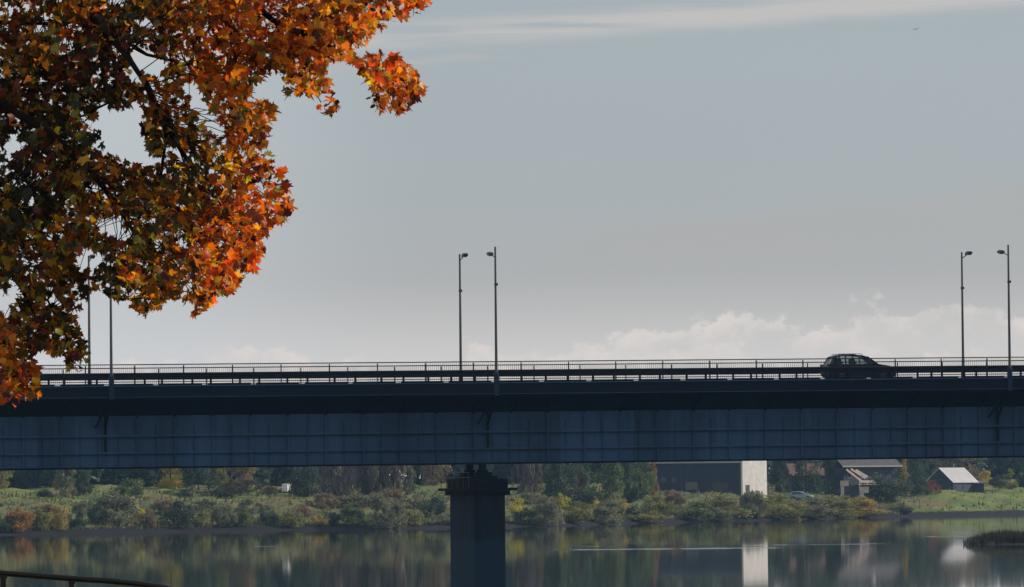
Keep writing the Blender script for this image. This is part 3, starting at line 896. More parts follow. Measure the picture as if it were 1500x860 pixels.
# house with pale timber balcony and outside stair
p = at(1236, 722, 1165); p.z = float(gz(p.x, p.y)) - .1
k = p.y / FPX
e = empty('timber_house', p, 'dark two-storey house with pale timber balcony, outside stair and pale eaves', 'house', rz=R(32))
W_, D_, H1 = 98 * k, 7.0, (722 - 676) * k
mb = MB(); mb.box((W_ / 2, D_ / 2, H1 / 2 - .2), (W_, D_, H1)); mb.build('wall', mat('shade-blue render', (.035, .05, .075), .8, 0, .25, .6), e)  # wall colour holds the blue-dark shade of the house
mb = MB(); mb.prism([(-.7, H1 - .15), (D_ / 2, H1 + 2.6), (D_ + .7, H1 - .15), (D_ + .7, H1 + .1), (D_ / 2, H1 + 2.9), (-.7, H1 + .1)], 'x', -.7, W_ + .7)
rf = mb.build('roof', M['slate'], e)
MB().box((W_ * .7, D_ * .5, H1 + 3.0), (.8, .8, 1.6)).build('chimney', M['lit_wall'], rf)
MB().beam((-.75, -.75, H1 + .05), (W_ + .75, -.75, H1 + .05), .12, .3).build('eaves_board', M['edge'], e)
for (x0, z0, x1, z1) in ((0.1, H1 - .6, 4.4, .2 * H1 + 2.0), (1.3, H1 - .5, 5.0, H1 * .5 + .9), (2.6, H1 - .7, 5.6, H1 * .55 + .8)):
    MB().beam((x0, -.9, z0), (x1, -.9, z1), .16, .42).build('stair_rail', M['timber'], e)
MB().beam((3.2, -1.3, H1 * .52), (7.4, -1.3, H1 * .52), .12, .5).build('balcony_rail', M['timber'], e)
MB().box((5.3, -.7, H1 * .52 - .6), (4.4, 1.3, .15)).build('balcony_floor', M['timber'], e)
for x in (3.3, 5.3, 7.3):
    MB().beam((x, -1.2, -.2), (x, -1.2, H1 * .5), .16, .16).build('balcony_post', M['timber'], e)
for x in (1.6, 4.4, 8.6):
    f = MB().box((x, -.03, H1 * .72), (1.1, .05, 1.2)).build('window', M['edge'], e)
    MB().box((x, -.062, H1 * .72), (.9, .02, 1.0)).build('pane', M['pane'], f)
MB().box((8.7, -.03, 1.0), (1.0, .05, 2.1)).build('door', M['door'], e)
# pale garden wall pieces in front
for (px, py, wpx, hpx, lab) in ((1237, 712, 12, 7, 'pale garden wall stepping down in front of the timber balcony house'),
                                ((1266), 722, 13, 8, 'short pale garden wall beside the big dark round shrub')):
    q = at(px, py, 1150); g_ = max(float(gz(q.x, q.y)) - q.z, -9)
    e2 = MB()
    kk = q.y / FPX
    base = float(gz(q.x, q.y)) - q.z
    e2.box((0, 0, hpx * kk / 2), (wpx * kk, .35, hpx * kk))
    e2.box((-.25 * wpx * kk, .1, (hpx * kk + base) / 2 - .1), (wpx * kk * .4, .3, hpx * kk - base + .2)) if base < 0 else None
    e2.box((0, 0, hpx * kk + .06), (wpx * kk + .15, .5, .115))
    tag(e2.build('garden_wall', M['timber'], None, q, .02), lab, 'wall')

# cottage with the pale sunlit roof
p = at(1397, 719, 1236); p.z = float(gz(p.x, p.y)) - .1
k = p.y / FPX
e = empty('cottage', p, 'small dark cottage with a pale sunlit metal roof', 'cottage')
th = R(48); rd = Vector((math.cos(th), math.sin(th), 0)); wd_ = Vector((math.sin(th), -math.cos(th), 0))
Lr, hw = 41 * k / math.cos(th), 20 * k / math.sin(th)
ez = (719 - 707) * k; rz_ = (719 - 685) * k
def cp(u, v, z): return rd * u + wd_ * (v - hw) + Vector((0, 0, z))      # u along the ridge, v across; eave corner at the origin
def slab(mb, q, n, t):
    n = Vector(n).normalized() * t
    mb.add([Vector(a) for a in q] + [Vector(a) - n for a in q], [(0, 1, 2, 3), (7, 6, 5, 4), (0, 4, 5, 1), (1, 5, 6, 2), (2, 6, 7, 3), (3, 7, 4, 0)])
mb = MB()
ov = .35
body = [cp(u, v, z) for u in (ov, Lr - ov) for v, z in ((-hw + ov, -.3), (hw - ov, -.3), (hw - ov, ez + .1), (0, rz_ - .35), (-hw + ov, ez + .1))]
mb.add(body, [(0, 1, 2, 3, 4), (9, 8, 7, 6, 5), (0, 5, 6, 1), (1, 6, 7, 2), (2, 7, 8, 3), (3, 8, 9, 4), (4, 9, 5, 0)])
mb.build('wall', M['dark_wall'], e)
mb = MB(); nrm = wd_ * (rz_ - ez) + Vector((0, 0, hw))
slab(mb, [cp(0, 0, rz_), cp(Lr, 0, rz_), cp(Lr, hw, ez), cp(0, hw, ez)], nrm, .14)
rf = mb.build('roof', M['tin'], e)
mb = MB(); slab(mb, [cp(Lr, -.02, rz_), cp(0, -.02, rz_), cp(0, -hw, ez), cp(Lr, -hw, ez)], -wd_ * (rz_ - ez) + Vector((0, 0, hw)), .14)
mb.build('far_roof_slope', M['tin'], rf)
mb = MB()
for i in range(1, 12):
    u = Lr * i / 12
    mb.beam(cp(u, .05, rz_ + .03), cp(u, hw, ez + .03), .05, .05)
mb.build('roof_seams', M['tin'], rf)
c_ = cp(Lr * .6, -.3, rz_ + .3)
MB().box(c_, (.55, .55, 1.0), th).build('chimney', M['slate'], rf)
q = cp(ov - .02, .2, ez + .1)
f = MB().box(q, (.06, 1.3, 1.2), th).build('window', M['steel'], e)
MB().box(cp(ov - .06, .2, ez + .1), (.03, 1.05, .95), th).build('pane', M['pane'], f)
for u in (1.4, 4.2):
    f = MB().box(cp(u, hw - ov + .03, ez * .5), (.9, .06, .9), th).build('window', M['steel'], e)
    MB().box(cp(u, hw - ov + .07, ez * .5), (.7, .03, .7), th).build('pane', M['pane'], f)
# low dark shed right of it
p = at(1424, 720, 1242); p.z = float(gz(p.x, p.y)) - .1
e = empty('shed', p, 'low dark shed between the pale-roofed cottage and the small yellow tree', 'shed')
MB().box((0, 2, 1.0), (5.4, 4, 2.2)).build('wall', M['dark_wall'], e)
MB().prism([(-.3, 2.1), (4.4, 2.75), (4.4, 2.9), (-.3, 2.25)], 'x', -3.0, 3.0).build('roof', M['slate'], e)
MB().box((-1.2, -.03, .85), (1.0, .05, 1.8)).build('door', M['door'], e)
# gable house behind the cottage's left end
p = at(1352, 722, 1262); p.z = float(gz(p.x, p.y)) - .1
k = p.y / FPX
e = empty('gable_house', p, 'dark steep-gabled house half hidden left of the pale-roofed cottage', 'house')
MB().prism([(-2.6, -.2), (2.6, -.2), (2.6, 2.6), (0, 5.0), (-2.6, 2.6)], 'y', 0, 7).build('wall', M['dark_wall'], e)
MB().prism([(-3.0, 2.25), (-3.0, 2.45), (0, 5.35), (3.0, 2.45), (3.0, 2.25), (0, 5.1)], 'y', -.4, 7.3).build('roof', M['slate'], e)
f = MB().box((0, -.04, 2.6), (1.0, .06, 1.1)).build('window', M['white'], e)
MB().box((0, -.08, 2.6), (.8, .03, .9)).build('pane', M['pane'], f)


# ------------------------------------------------------------------ vehicles
M['rubber'] = mat('tyre rubber', (0.015, 0.015, 0.016), .9)
M['alloy'] = mat('wheel metal', (0.06, 0.06, 0.065), .5, .3)
M['trim'] = mat('black plastic trim', (0.02, 0.02, 0.022), .6)
M['seat'] = mat('dark seat cloth', (0.03, 0.03, 0.033), .9)
M['red_lens'] = mat('red lens', (0.10, 0.008, 0.008), .3)
M['clear_lens'] = mat('clear lens', (0.6, 0.62, 0.65), .12)
M['plate'] = mat('number plate', (0.7, 0.7, 0.68), .4)
gm = bpy.data.materials.new('car window glass'); gm.use_nodes = True
n_ = gm.node_tree.nodes; l_ = gm.node_tree.links; n_.remove(n_['Principled BSDF'])
tr = n_.new('ShaderNodeBsdfTransparent'); tr.inputs[0].default_value = (.52, .57, .58, 1)
gl_ = n_.new('ShaderNodeBsdfGlossy'); gl_.inputs['Roughness'].default_value = .03
fr = n_.new('ShaderNodeFresnel'); mx_ = n_.new('ShaderNodeMixShader')
l_.new(fr.outputs[0], mx_.inputs[0]); l_.new(tr.outputs[0], mx_.inputs[1]); l_.new(gl_.outputs[0], mx_.inputs[2]); l_.new(mx_.outputs[0], n_['Material Output'].inputs['Surface'])
M['car_glass'] = gm


def car_paint(name, col):
    m = mat(name, col, .4, .0, .06, 2, spec=.18)
    m.node_tree.nodes['Principled BSDF'].inputs['Coat Weight'].default_value = .06
    return m


def arch(cx, r, z0, n=9):
    """wheel arch cut: points from rear to front over the wheel"""
    out = []
    a0 = math.asin(max(-1, min(1, (z0 - .33) / r)))
    for i in range(n):
        a = PI - a0 - (PI - 2 * a0) * i / (n - 1)
        out.append((cx + r * math.cos(a), .33 + r * math.sin(a)))
    return out


def make_car(root, paint, van=False, hw=.89):
    """x forward, z up, length about 4.5 m"""
    zb = .24
    if not van:
        # lower body side profile (rear at -x)
        bottom = [(-2.14, zb + .1), (-1.95, zb)] + arch(-1.32, .40, zb) + arch(1.38, .40, zb) + [(2.0, zb), (2.2, zb + .08)]
        up = [(2.26, .48), (2.24, .70), (2.14, .84), (1.75, .96), (1.16, 1.05), (.9, 1.06), (-2.02, 1.08), (-2.16, 1.02), (-2.22, .7), (-2.2, .5)]
        roofz, roof = 1.62, [(-1.80, 1.55), (-1.5, 1.635), (-.6, 1.67), (.1, 1.63), (.42, 1.555)]
        ws0, ws1 = (1.12, 1.05), (.42, 1.555)      # windscreen foot, head
        rs0, rs1 = (-2.08, 1.07), (-1.80, 1.55)
        pil = [(-1.05, -1.02), (-.12, -.14)]
    else:
        bottom = [(-2.5, zb + .1), (-2.4, zb)] + arch(-1.5, .40, zb) + arch(1.6, .40, zb) + [(2.2, zb), (2.4, zb + .08)]
        up = [(2.46, .5), (2.42, .8), (2.3, 1.0), (1.9, 1.15), (1.7, 1.18), (-2.48, 1.2), (-2.52, .7)]
        ws0, ws1 = (1.85, 1.16), (1.05, 2.0)
        rs0, rs1 = (-2.48, 1.19), (-2.42, 2.0)
        roof = [(-2.42, 2.0), (-2.2, 2.08), (0, 2.12), (.8, 2.08), (1.05, 2.0)]
        pil = [(-.6, -.6), (.35, .3)]
    prof = bottom + up
    MB().prism(prof, 'y', -hw, hw).build('body', paint, root, bevel=.05, seg=3)
    rw = hw - .16                                        # roof half width (tumblehome)
    # roof: lofted slab
    mb = MB(); vs = []
    for (x, z) in roof:
        for s, dz in ((-1, -.035), (-.6, .012), (0, .03), (.6, .012), (1, -.035)):
            vs.append((x, s * rw, z + dz))
    for (x, z) in roof:
        for s in (-1, -.6, 0, .6, 1): vs.append((x, s * rw, z - .07))
    m_ = len(roof); fs = []
    for i in range(m_ - 1):
        for j in range(4):
            a = i * 5 + j; b = a + m_ * 5
            fs += [(a, a + 1, a + 6, a + 5), (b, b + 5, b + 6, b + 1)]
        a = i * 5; b = a + m_ * 5
        fs += [(a, a + 5, b + 5, b), (a + 4, b + 4, b + 9, a + 9)]
    for j in range(4):
        a, b = j, j + m_ * 5; fs.append((a, b, b + 1, a + 1))
        a, b = (m_ - 1) * 5 + j, (2 * m_ - 1) * 5 + j; fs.append((a, a + 1, b + 1, b))
    mb.add(vs, fs, True); mb.build('roof', paint, root)
    # pillars
    for s in (-1, 1):
        yb, yt = s * (hw - .05), s * (rw - .03)
        for (x0, z0), (x1, z1), w_ in ((ws0, ws1, .10), (rs0, rs1, .20 if not van else .12)):
            dx = -.03 if x0 > 0 else .07
            MB().beam((x0 + dx, yb, z0 - .03), (x1 + dx, yt, z1 - .02), w_, .07).build('pillar', paint if x0 > 0 else paint, root)
        for (x0, x1) in pil:
            MB().beam((x0, yb, 1.03), (x1, yt, roof[2][1] - .06), .09, .06).build('pillar', M['trim'], root)
    # solid rear side panels: wide tail pillar
    if not van:
        for s in (-1, 1):
            MB().add([(-2.02, s * (hw - .06), 1.05), (-1.62, s * (hw - .06), 1.05), (-1.5, s * (rw - .02), 1.58), (-1.78, s * (rw - .02), 1.55),
                      (-2.02, s * (hw - .10), 1.05), (-1.62, s * (hw - .10), 1.05), (-1.5, s * (rw - .06), 1.58), (-1.78, s * (rw - .06), 1.55)],
                     [(0, 1, 2, 3), (4, 7, 6, 5), (0, 4, 5, 1), (1, 5, 6, 2), (2, 6, 7, 3), (3, 7, 4, 0)]) if False else None
            mb = MB(); mb.add([(-2.02, s * (hw - .06), 1.05), (-1.66, s * (hw - .06), 1.05), (-1.52, s * (rw - .02), 1.58), (-1.78, s * (rw - .02), 1.55),
                      (-2.02, s * (hw - .10), 1.05), (-1.66, s * (hw - .10), 1.05), (-1.52, s * (rw - .06), 1.58), (-1.78, s * (rw - .06), 1.55)],
                     [(0, 1, 2, 3), (4, 7, 6, 5), (0, 4, 5, 1), (1, 5, 6, 2), (2, 6, 7, 3), (3, 7, 4, 0)])
            mb.build('tail_panel', paint, root)
    # glass
    gt_ = M['car_glass']
    mb = MB(); mb.add([(ws0[0] - .02, -hw + .12, ws0[1]), (ws0[0] - .02, hw - .12, ws0[1]), (ws1[0] - .02, rw - .06, ws1[1] - .03), (ws1[0] - .02, -rw + .06, ws1[1] - .03)], [(0, 1, 2, 3)])
    mb.build('windscreen', gt_, root)
    mb = MB(); mb.add([(rs0[0] + .03, -hw + .14, rs0[1]), (rs0[0] + .03, hw - .14, rs0[1]), (rs1[0] + .03, rw - .08, rs1[1] - .03), (rs1[0] + .03, -rw + .08, rs1[1] - .03)], [(0, 1, 2, 3)])
    mb.build('rear_window', gt_ if not van else paint, root)
    spans = [(-1.62, -1.10, -1.50, -1.07), (-1.0, -.17, -.97, -.19), (-.07, .98, -.09, .38)] if not van else [(.4, 1.7, .35, 1.0)]
    for s in (-1, 1):
        for (a0, a1, b0, b1) in spans:
            mb = MB(); zt = roof[2][1] - .09 if b1 < .3 else roof[-1][1] - .02
            mb.add([(a0, s * (hw - .07), 1.06), (a1, s * (hw - .07), 1.06), (b1, s * (rw - .03), zt), (b0, s * (rw - .03), roof[2][1] - .09)], [(0, 1, 2, 3)])
            mb.build('side_window', gt_, root)
        if van:
            mb = MB(); mb.box((-1.05, s * (hw - .11), 1.6), (2.75, .06, .9)); mb.build('side_panel', paint, root)
    # wheels
    for cx in ((-1.32, 1.38) if not van else (-1.5, 1.6)):
        for s in (-1, 1):
            pts = [(cx, s * (hw - .23), .33), (cx, s * (hw - .21), .33), (cx, s * (hw - .04), .33), (cx, s * (hw - .02), .33)]
            wh = MB().tube(pts, [.29, .33, .33, .29], 24).build('wheel', M['rubber'], root)
            MB().tube([(cx, s * (hw - .05), .33), (cx, s * (hw - .012), .33)], [.21, .19], 18).build('rim', M['alloy'], wh)
    # details
    xf, xr = (2.2, -2.19) if not van else (2.4, -2.5)
    for s in (-1, 1):
        MB().box((xf - .06, s * (hw - .25), .76), (.2, .34, .14)).build('headlight', M['clear_lens'], root, bevel=.03)
        MB().box((xr + .02, s * (hw - .1), .95), (.12, .18, .3)).build('tail_light', M['red_lens'], root, bevel=.02)
        mi = MB().box(((.82 if not van else 1.4), s * (hw + .09), 1.08), (.13, .18, .15)).build('mirror', paint, root, bevel=.03)
        if not van:
            MB().tube([(-1.55, s * (rw - .1), 1.68), (-1.4, s * (rw - .1), 1.715), (.0, s * (rw - .1), 1.715), (.12, s * (rw - .1), 1.66)], .018, 6).build('roof_rail', M['trim'], root)
            for x in (-.55, .3):
                MB().box((x - .25, s * (hw + .012), .92), (.16, .03, .03)).build('door_handle', M['trim'], root)
            MB().box((.05, s * (hw + .006), .32), (1.75, .02, .12)).build('sill_trim', M['trim'], root)
    MB().box((xf + .055, 0, .55), (.05, 1.2, .16)).build('grille', M['trim'], root, bevel=.01)
    MB().box((xf + .08, 0, .42), (.02, .5, .11)).build('number_plate', M['plate'], root)
    for (x, y) in ((-.35, -.36), (-.35, .36), (-1.25, -.4), (-1.25, .4)) if not van else ((.6, -.4), (.6, .4)):
        st = MB().box((x, y, .95), (.16, .46, .62)).box((x + .28, y, .66), (.5, .46, .14)).build('seat', M['seat'], root, bevel=.04)
        MB().box((x - .03, y, 1.34), (.1, .26, .18)).build('headrest', M['seat'], st, bevel=.03)
    MB().tube([(.52 + .12 * 0, .36 + .17 * math.cos(t), 1.0 + .17 * math.sin(t)) for t in [i * PI / 8 for i in range(17)]], .014, 5, False).build('steering_wheel', M['trim'], root)


# ------------------------------------------------------------------ the bridge
ZP = at(727, 559, 333.0)                        # near edge of the deck at the middle lamp
YAW = math.atan2(0.225, 0.974)
AX = Vector((math.cos(YAW), math.sin(YAW), 0)); NV = Vector((-math.sin(YAW), math.cos(YAW), 0))


def on_edge(px, py, off=0.0):
    """point of the vertical plane through the near deck edge (moved OFF metres across) on a sight line"""
    d = ray(px, py); o = Vector((0, 0, EYE)); q = ZP + NV * off
    t = (q - o).dot(NV) / d.dot(NV)
    return o + d * t


pl, pr = on_edge(0, 566.5), on_edge(1500, 552.5)
SLOPE = math.atan2(pr.z - pl.z, (pr - pl).dot(AX))
BM = Matrix.Translation(ZP) @ Matrix.Rotation(YAW, 4, 'Z') @ Matrix.Rotation(-SLOPE, 4, 'Y')
BI = BM.inverted()
bridge = empty('road_bridge', ZP, 'long dark blue steel girder road bridge on a concrete pier', 'bridge')
bridge.matrix_world = BM


def bx_of(px, py=560, off=0.0):
    return (BI @ on_edge(px, py, off)).x


X0, X1 = -150.0, 150.0
WID = 9.5
# deck slab with its edge beams
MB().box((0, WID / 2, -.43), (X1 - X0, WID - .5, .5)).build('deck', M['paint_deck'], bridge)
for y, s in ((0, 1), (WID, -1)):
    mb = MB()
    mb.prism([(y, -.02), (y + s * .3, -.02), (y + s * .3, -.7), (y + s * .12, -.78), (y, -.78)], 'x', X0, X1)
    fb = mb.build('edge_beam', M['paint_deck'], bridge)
    mb = MB(); mb.beam((X0, y - s * .03, -.07), (X1, y - s * .03, -.07), .1, .06); mb.beam((X0, y - s * .02, -.74), (X1, y - s * .01, -.74), .03, .03)
    mb.build('edge_lip', M['paint'], fb)
# sloping underside of the footways, added to carry the deck's shadow band
for y0, y1, nm in ((.30, 2.76, 'shadow_soffit'), (WID - .30, 6.39, 'shadow_soffit')):
    MB().prism([(y0, -.69), (y1, -.69), (y1, -1.82), (y0, -.80)], 'x', X0, X1).build(nm, M['shadow_soffit'], bridge)
# kerbs, broken by drain gaps every 3 m
ref = bx_of(581)
for y in (.28, WID - .28):
    i = -48
    mb = MB()
    for i in range(-40, 60):
        xa = ref + i * 2.98 + .35; xb = ref + (i + 1) * 2.98 - .02
        if xa > X0 and xb < X1: mb.box(((xa + xb) / 2, y, .0), (xb - xa, .25, .16))
    mb.build('kerb', M['paint_deck'], bridge)
rd_ = MB().box((0, WID / 2, -.155), (X1 - X0, WID - 3.4, .05)).build('roadway', M['asphalt'], bridge)
MB().box((0, WID / 2, -.126), (X1 - X0, .12, .004)).build('centre_line', M['white_line'], rd_)
MB().box((0, .95, -.15), (X1 - X0, 1.05, .06)).build('footway', M['asphalt'], bridge)
for y in (1.15, WID - 1.0): MB().beam((X0, y, .2), (X1, y, .2), .05, .05).build('gap_bar', M['rail'], bridge)  # bars added to dim the bright gap below the guard rails
# girders
GB = -(679.5 - 559) / 24.0                          # underside of the girder
for y, s in ((2.75, -1), (6.4, 1)):
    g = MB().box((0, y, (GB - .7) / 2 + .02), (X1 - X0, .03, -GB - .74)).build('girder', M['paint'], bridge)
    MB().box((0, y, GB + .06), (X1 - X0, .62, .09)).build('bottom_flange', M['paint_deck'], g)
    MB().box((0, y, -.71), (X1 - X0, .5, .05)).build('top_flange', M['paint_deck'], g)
    mb = MB()
    for z, d_ in ((-2.98, .3), (-4.02, .24)):
        mb.box((0, y + s * (.017 + d_ / 2), z), (X1 - X0, d_, .025))
        mb.box((0, y + s * (.02 + d_), z - .05), (X1 - X0, .02, (.11 if d_ > .25 else .09)))
    mb.build('long_stiffener', M['paint'], g)
    st0 = bx_of(1137)
    mb = MB()
    for i in range(-70, 60):
        x = st0 + i * 2.32
        if X0 < x < X1:
            mb.box((x, y + s * .097, (GB - 1.97) / 2 + .03), (.03, .16, -GB - 2.1))
            mb.box((x, y + s * .182, (GB - 1.97) / 2 + .03), (.09, .012, -GB - 2.12))
            mb.box((x + 1.16, y + s * .06, (GB - 1.97) / 2 - .1), (.022, .08, -GB - 2.5))
    mb.build('web_stiffener', M['paint'], g)
# cross frames and cantilever brackets under the footways
mb = MB()
mb.prism([(.5, -.86), (2.70, -1.77), (2.70, -1.89), (.5, -.96)], 'x', -.05, .05)
mb.prism([(WID - .5, -.86), (6.48, -1.77), (6.48, -1.89), (WID - .5, -.96)], 'x', -.05, .05)
mb.beam((0, 2.8, GB + .4), (0, 6.35, -1.0), .1, .1); mb.beam((0.11, 6.35, GB + .4), (0.11, 2.8, -1.0), .1, .1)
mb.beam((0, 2.85, -.92), (0, 6.3, -.92), .1, .3)
proto = mb.build('cross_frame', M['paint_deck'], bridge)
first = True
for i in range(-66, 60):
    x = st0 + i * 2.32
    if not X0 < x < X1: continue
    o = proto if first else proto.copy()
    if not first: COL.objects.link(o)
    o.parent = bridge; o.location = (x, 0, 0); first = False
# railings at the deck edges
RTOP = 1.22
r0 = bx_of(624, 530)
for y, s in ((.12, 1), (WID - .12, -1)):
    rl = MB().beam((X0, y, RTOP), (X1, y, RTOP), .07, .06).build('railing', M['rail'], bridge)
    MB().beam((X0, y, .04), (X1, y, .04), .045, .04).build('bottom_rail', M['rail'], rl)
    mb = MB()
    nb = int((X1 - X0) / .125)
    for i in range(nb):
        x = X0 + .06 + i * .125
        mb.add([(x - .0065, y - .008, .06), (x + .0065, y - .008, .06), (x, y + .01, .06), (x - .0065, y - .008, RTOP - .035), (x + .0065, y - .008, RTOP - .035), (x, y + .01, RTOP - .035)], [(0, 1, 4, 3), (1, 2, 5, 4), (2, 0, 3, 5)])
    mb.build('balusters', M['rail'], rl)['kind'] = 'stuff'
    proto = MB().box((0, 0, RTOP / 2 - .035), (.07, .05, RTOP - .04)).build('post', M['rail'], rl)
    first = True
    for i in range(-49, 50):
        x = r0 + i * 2.98
        if not X0 < x < X1: continue
        o = proto if first else proto.copy()
        if not first: COL.objects.link(o)
        o.parent = rl; o.location = (x, y, 0); first = False
# guard rails between road and footway
g0 = bx_of(591, 545, 1.6)
for y in (1.55, WID - 1.35):
    mb = MB()
    mb.prism([(y - .05, .47), (y - .02, .50), (y - .06, .54), (y - .02, .60), (y - .06, .66), (y - .06, .72), (y - .02, .76), (y + .02, .76), (y - .01, .70), (y - .01, .66), (y + .03, .60), (y - .01, .54), (y + .03, .50), (y, .46)], 'x', X0, X1)
    gr = mb.build('guard_rail', M['rail'], bridge)
    proto = MB().box((0, 0, .24), (.12, .1, .72)).build('post', M['rail'], gr)
    first = True
    for i in range(-49, 50):
        x = g0 + i * 2.98
        if not X0 < x < X1: continue
        o = proto if first else proto.copy()
        if not first: COL.objects.link(o)
        o.parent = gr; o.location = (x, y + .1, 0); first = False
# pier, upright although the deck climbs
px_ = bx_of(724, 690, 0)
cx = bx_of(722, 700)
PW, PL = 1.95, 6.8
zcap = -(701 - 559) / 24.0
pier = MB()
zbot = -(ZP.z + 1.5)
for (w_, l_, z0, z1) in ((PW, PL, zbot, zcap - 1.0),):
    n = 10
    ring = []
    for k2 in range(n + 1):
        a = PI + PI * k2 / n
        ring.append((w_ / 2 * math.cos(a), .55 * math.sin(a)))
    for k2 in range(n + 1):
        a = PI * k2 / n
        ring.append((w_ / 2 * math.cos(a), l_ + .55 * math.sin(a)))
    pier.prism(ring, 'z', z0, z1)
for zz in (1.6, 3.2, 4.8, 6.4):
    for (w2, l2) in ((PW + .03, PL),):
        ring2 = [(a_ * (w2 / PW), b_ + (-.015 if b_ < 1 else .015)) for a_, b_ in ring]
        pier.prism(ring2, 'z', zcap - 1.0 - zz - .03, zcap - 1.0 - zz + .03)
po = pier.build('pier', M['pier'], bridge, (cx, .9, 0))
po.rotation_euler = (0, SLOPE, 0)
def lay(name, m, spec, par=po):
    mb = MB()
    for (w_, y0, y1, z0, z1) in spec:
        mb.box((0, (y0 + y1) / 2, (z0 + z1) / 2), (w_, y1 - y0, z1 - z0))
    return mb.build(name, m, par, bevel=.03)
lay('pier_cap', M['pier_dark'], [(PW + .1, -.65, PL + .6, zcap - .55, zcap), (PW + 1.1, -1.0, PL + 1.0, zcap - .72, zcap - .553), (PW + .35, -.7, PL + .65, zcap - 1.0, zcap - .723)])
for y in (1.85, 5.5):
    lay('bearing_plinth', M['pier_dark'], [(1.5, y - .9, y + .9, zcap + .003, zcap + .2), (1.0, y - .5, y + .5, zcap + .203, zcap + .42)])
    lay('bearing', M['pier_dark'], [(.62, y - .25, y + .25, zcap + .423, zcap + .58), (.4, y - .2, y + .2, zcap + .583, GB + .012)])
mb = MB()
for sx_ in (-1,):
    xx = sx_ * (PW / 2 + .5)
    for y in (-.9, .7, 2.3, 3.9, 5.5, 7.1):
        mb.beam((xx, y, zcap - .553), (xx, y, zcap + .4), .03, .03)
    for z in (.1, .4): mb.beam((xx, -.9, zcap + z), (xx, 7.1, zcap + z), .03, .03)
mb.build('inspection_railing', M['lamp'], po)
# brackets carrying the near lamps
LX = [bx_of(163, 575), bx_of(727, 575), bx_of(1479, 575)]
for x in LX:
    br = MB().box((x, -.09, -.12), (.3, .16, 1.5)).build('lamp_bracket', M['paint_mid'], bridge, bevel=.015)
    mb = MB(); mb.beam((x, -.05, -.8), (x, 2.6, -2.55), .12, .12); mb.beam((x - .05, .1, -.85), (x - .6, 2.55, -2.5), .09, .09); mb.beam((x, 2.5, -.8), (x, 2.5, -4.0), .14, .1)
    mb.build('strut', M['paint_deck'], br)

# ------------------------------------------------------------------ street lamps on the bridge
LAMPH = (559 - 362) / 24.0
def make_lamp(p, label, near, lean=0.0):
    e = empty('street_lamp', p, label, 'street lamp', 'street lamps on the bridge', YAW if near else YAW + PI)
    b0 = 0.0
    MB().tube([(0, 0, b0), (0, 0, 2.2), (0, 0, LAMPH - b0)], [.095, .085, .06], 10).build('pole', M['pole'], e)
    MB().box((0, 0, .25), (.24, .24, .5)).build('base_cover', M['paint_mid'], e, bevel=.03)
    MB().box((.03 if near else -.03, -.02, LAMPH - 2.3), (.2, .16, .14)).build('collar', M['lamp'], e)
    zt = LAMPH - (.55 if near else .3)
    arm = MB().tube([(0, 0, zt - .1), (0, .5, zt - .02), (0, 1.15, zt + .12)], [.032, .03, .026], 8).build('arm', M['lamp'], e)
    hd = MB().prism([(1.05, zt + .05), (1.7, zt + .10), (1.9, zt + .17), (1.86, zt + .25), (1.5, zt + .30), (1.08, zt + .22)], 'x', -.14, .14).build('lamp_head', M['lamp'], e, bevel=.03)
    MB().box((0, 1.5, zt + .06), (.2, .42, .03)).build('lens', M['glass_lamp'], hd)
    return e

near_labels = ['grey lamp post on the near edge of the bridge, half covered by maple leaves',
               'grey lamp post on the near edge of the bridge above the pier',
               'grey lamp post on the near edge of the bridge right of the car']
for x, lab in zip(LX, near_labels):
    p = BM @ Vector((x, -.1, .62)); h_ = LAMPH
    p2 = BM @ Vector((x, -.1, 0)); p.z = p2.z + .02
    make_lamp(p, lab, True)
far_labels = ['slim lamp post on the far bridge edge seen through the maple leaves',
              'lamp post on the far bridge edge just left of the pier',
              'lamp post on the far bridge edge between the car and the rightmost lamp']
for px, lab in zip((131, 675, 1411), far_labels):
    x = bx_of(px, 540, WID + .1)
    make_lamp(BM @ Vector((x, WID + .12, 0)), lab, False)

# ------------------------------------------------------------------ the car driving over the bridge
xc = bx_of(1257, 540, 3.5)
suv = empty('estate_car', BM @ Vector((xc, 3.5, -.13)), 'dark blue estate car driving to the right across the bridge', 'car')
suv.matrix_world = BM @ Matrix.Translation((xc, 3.5, -.13))
make_car(suv, car_paint('dark blue car paint', (0.004, 0.013, 0.038)))

# cars on the far bank
p = hit(425, 722); p.z = float(gz(p.x, p.y))
v = empty('parked_van', p, 'small white van parked among the trees on the left of the far bank', 'van', rz=R(50))
make_car(v, car_paint('white van paint', (0.75, 0.75, 0.74)), True)
v.scale = (.62, .8, .8)
p = at(1173, 722, 1120); p.z = float(gz(p.x, p.y))
v = empty('parked_car', p, 'pale blue car parked right of the sunlit gable wall', 'car', rz=R(-12))
make_car(v, car_paint('pale blue car paint', (0.35, 0.43, 0.48)))
v.scale = (1.1, 1.1, 1.0)
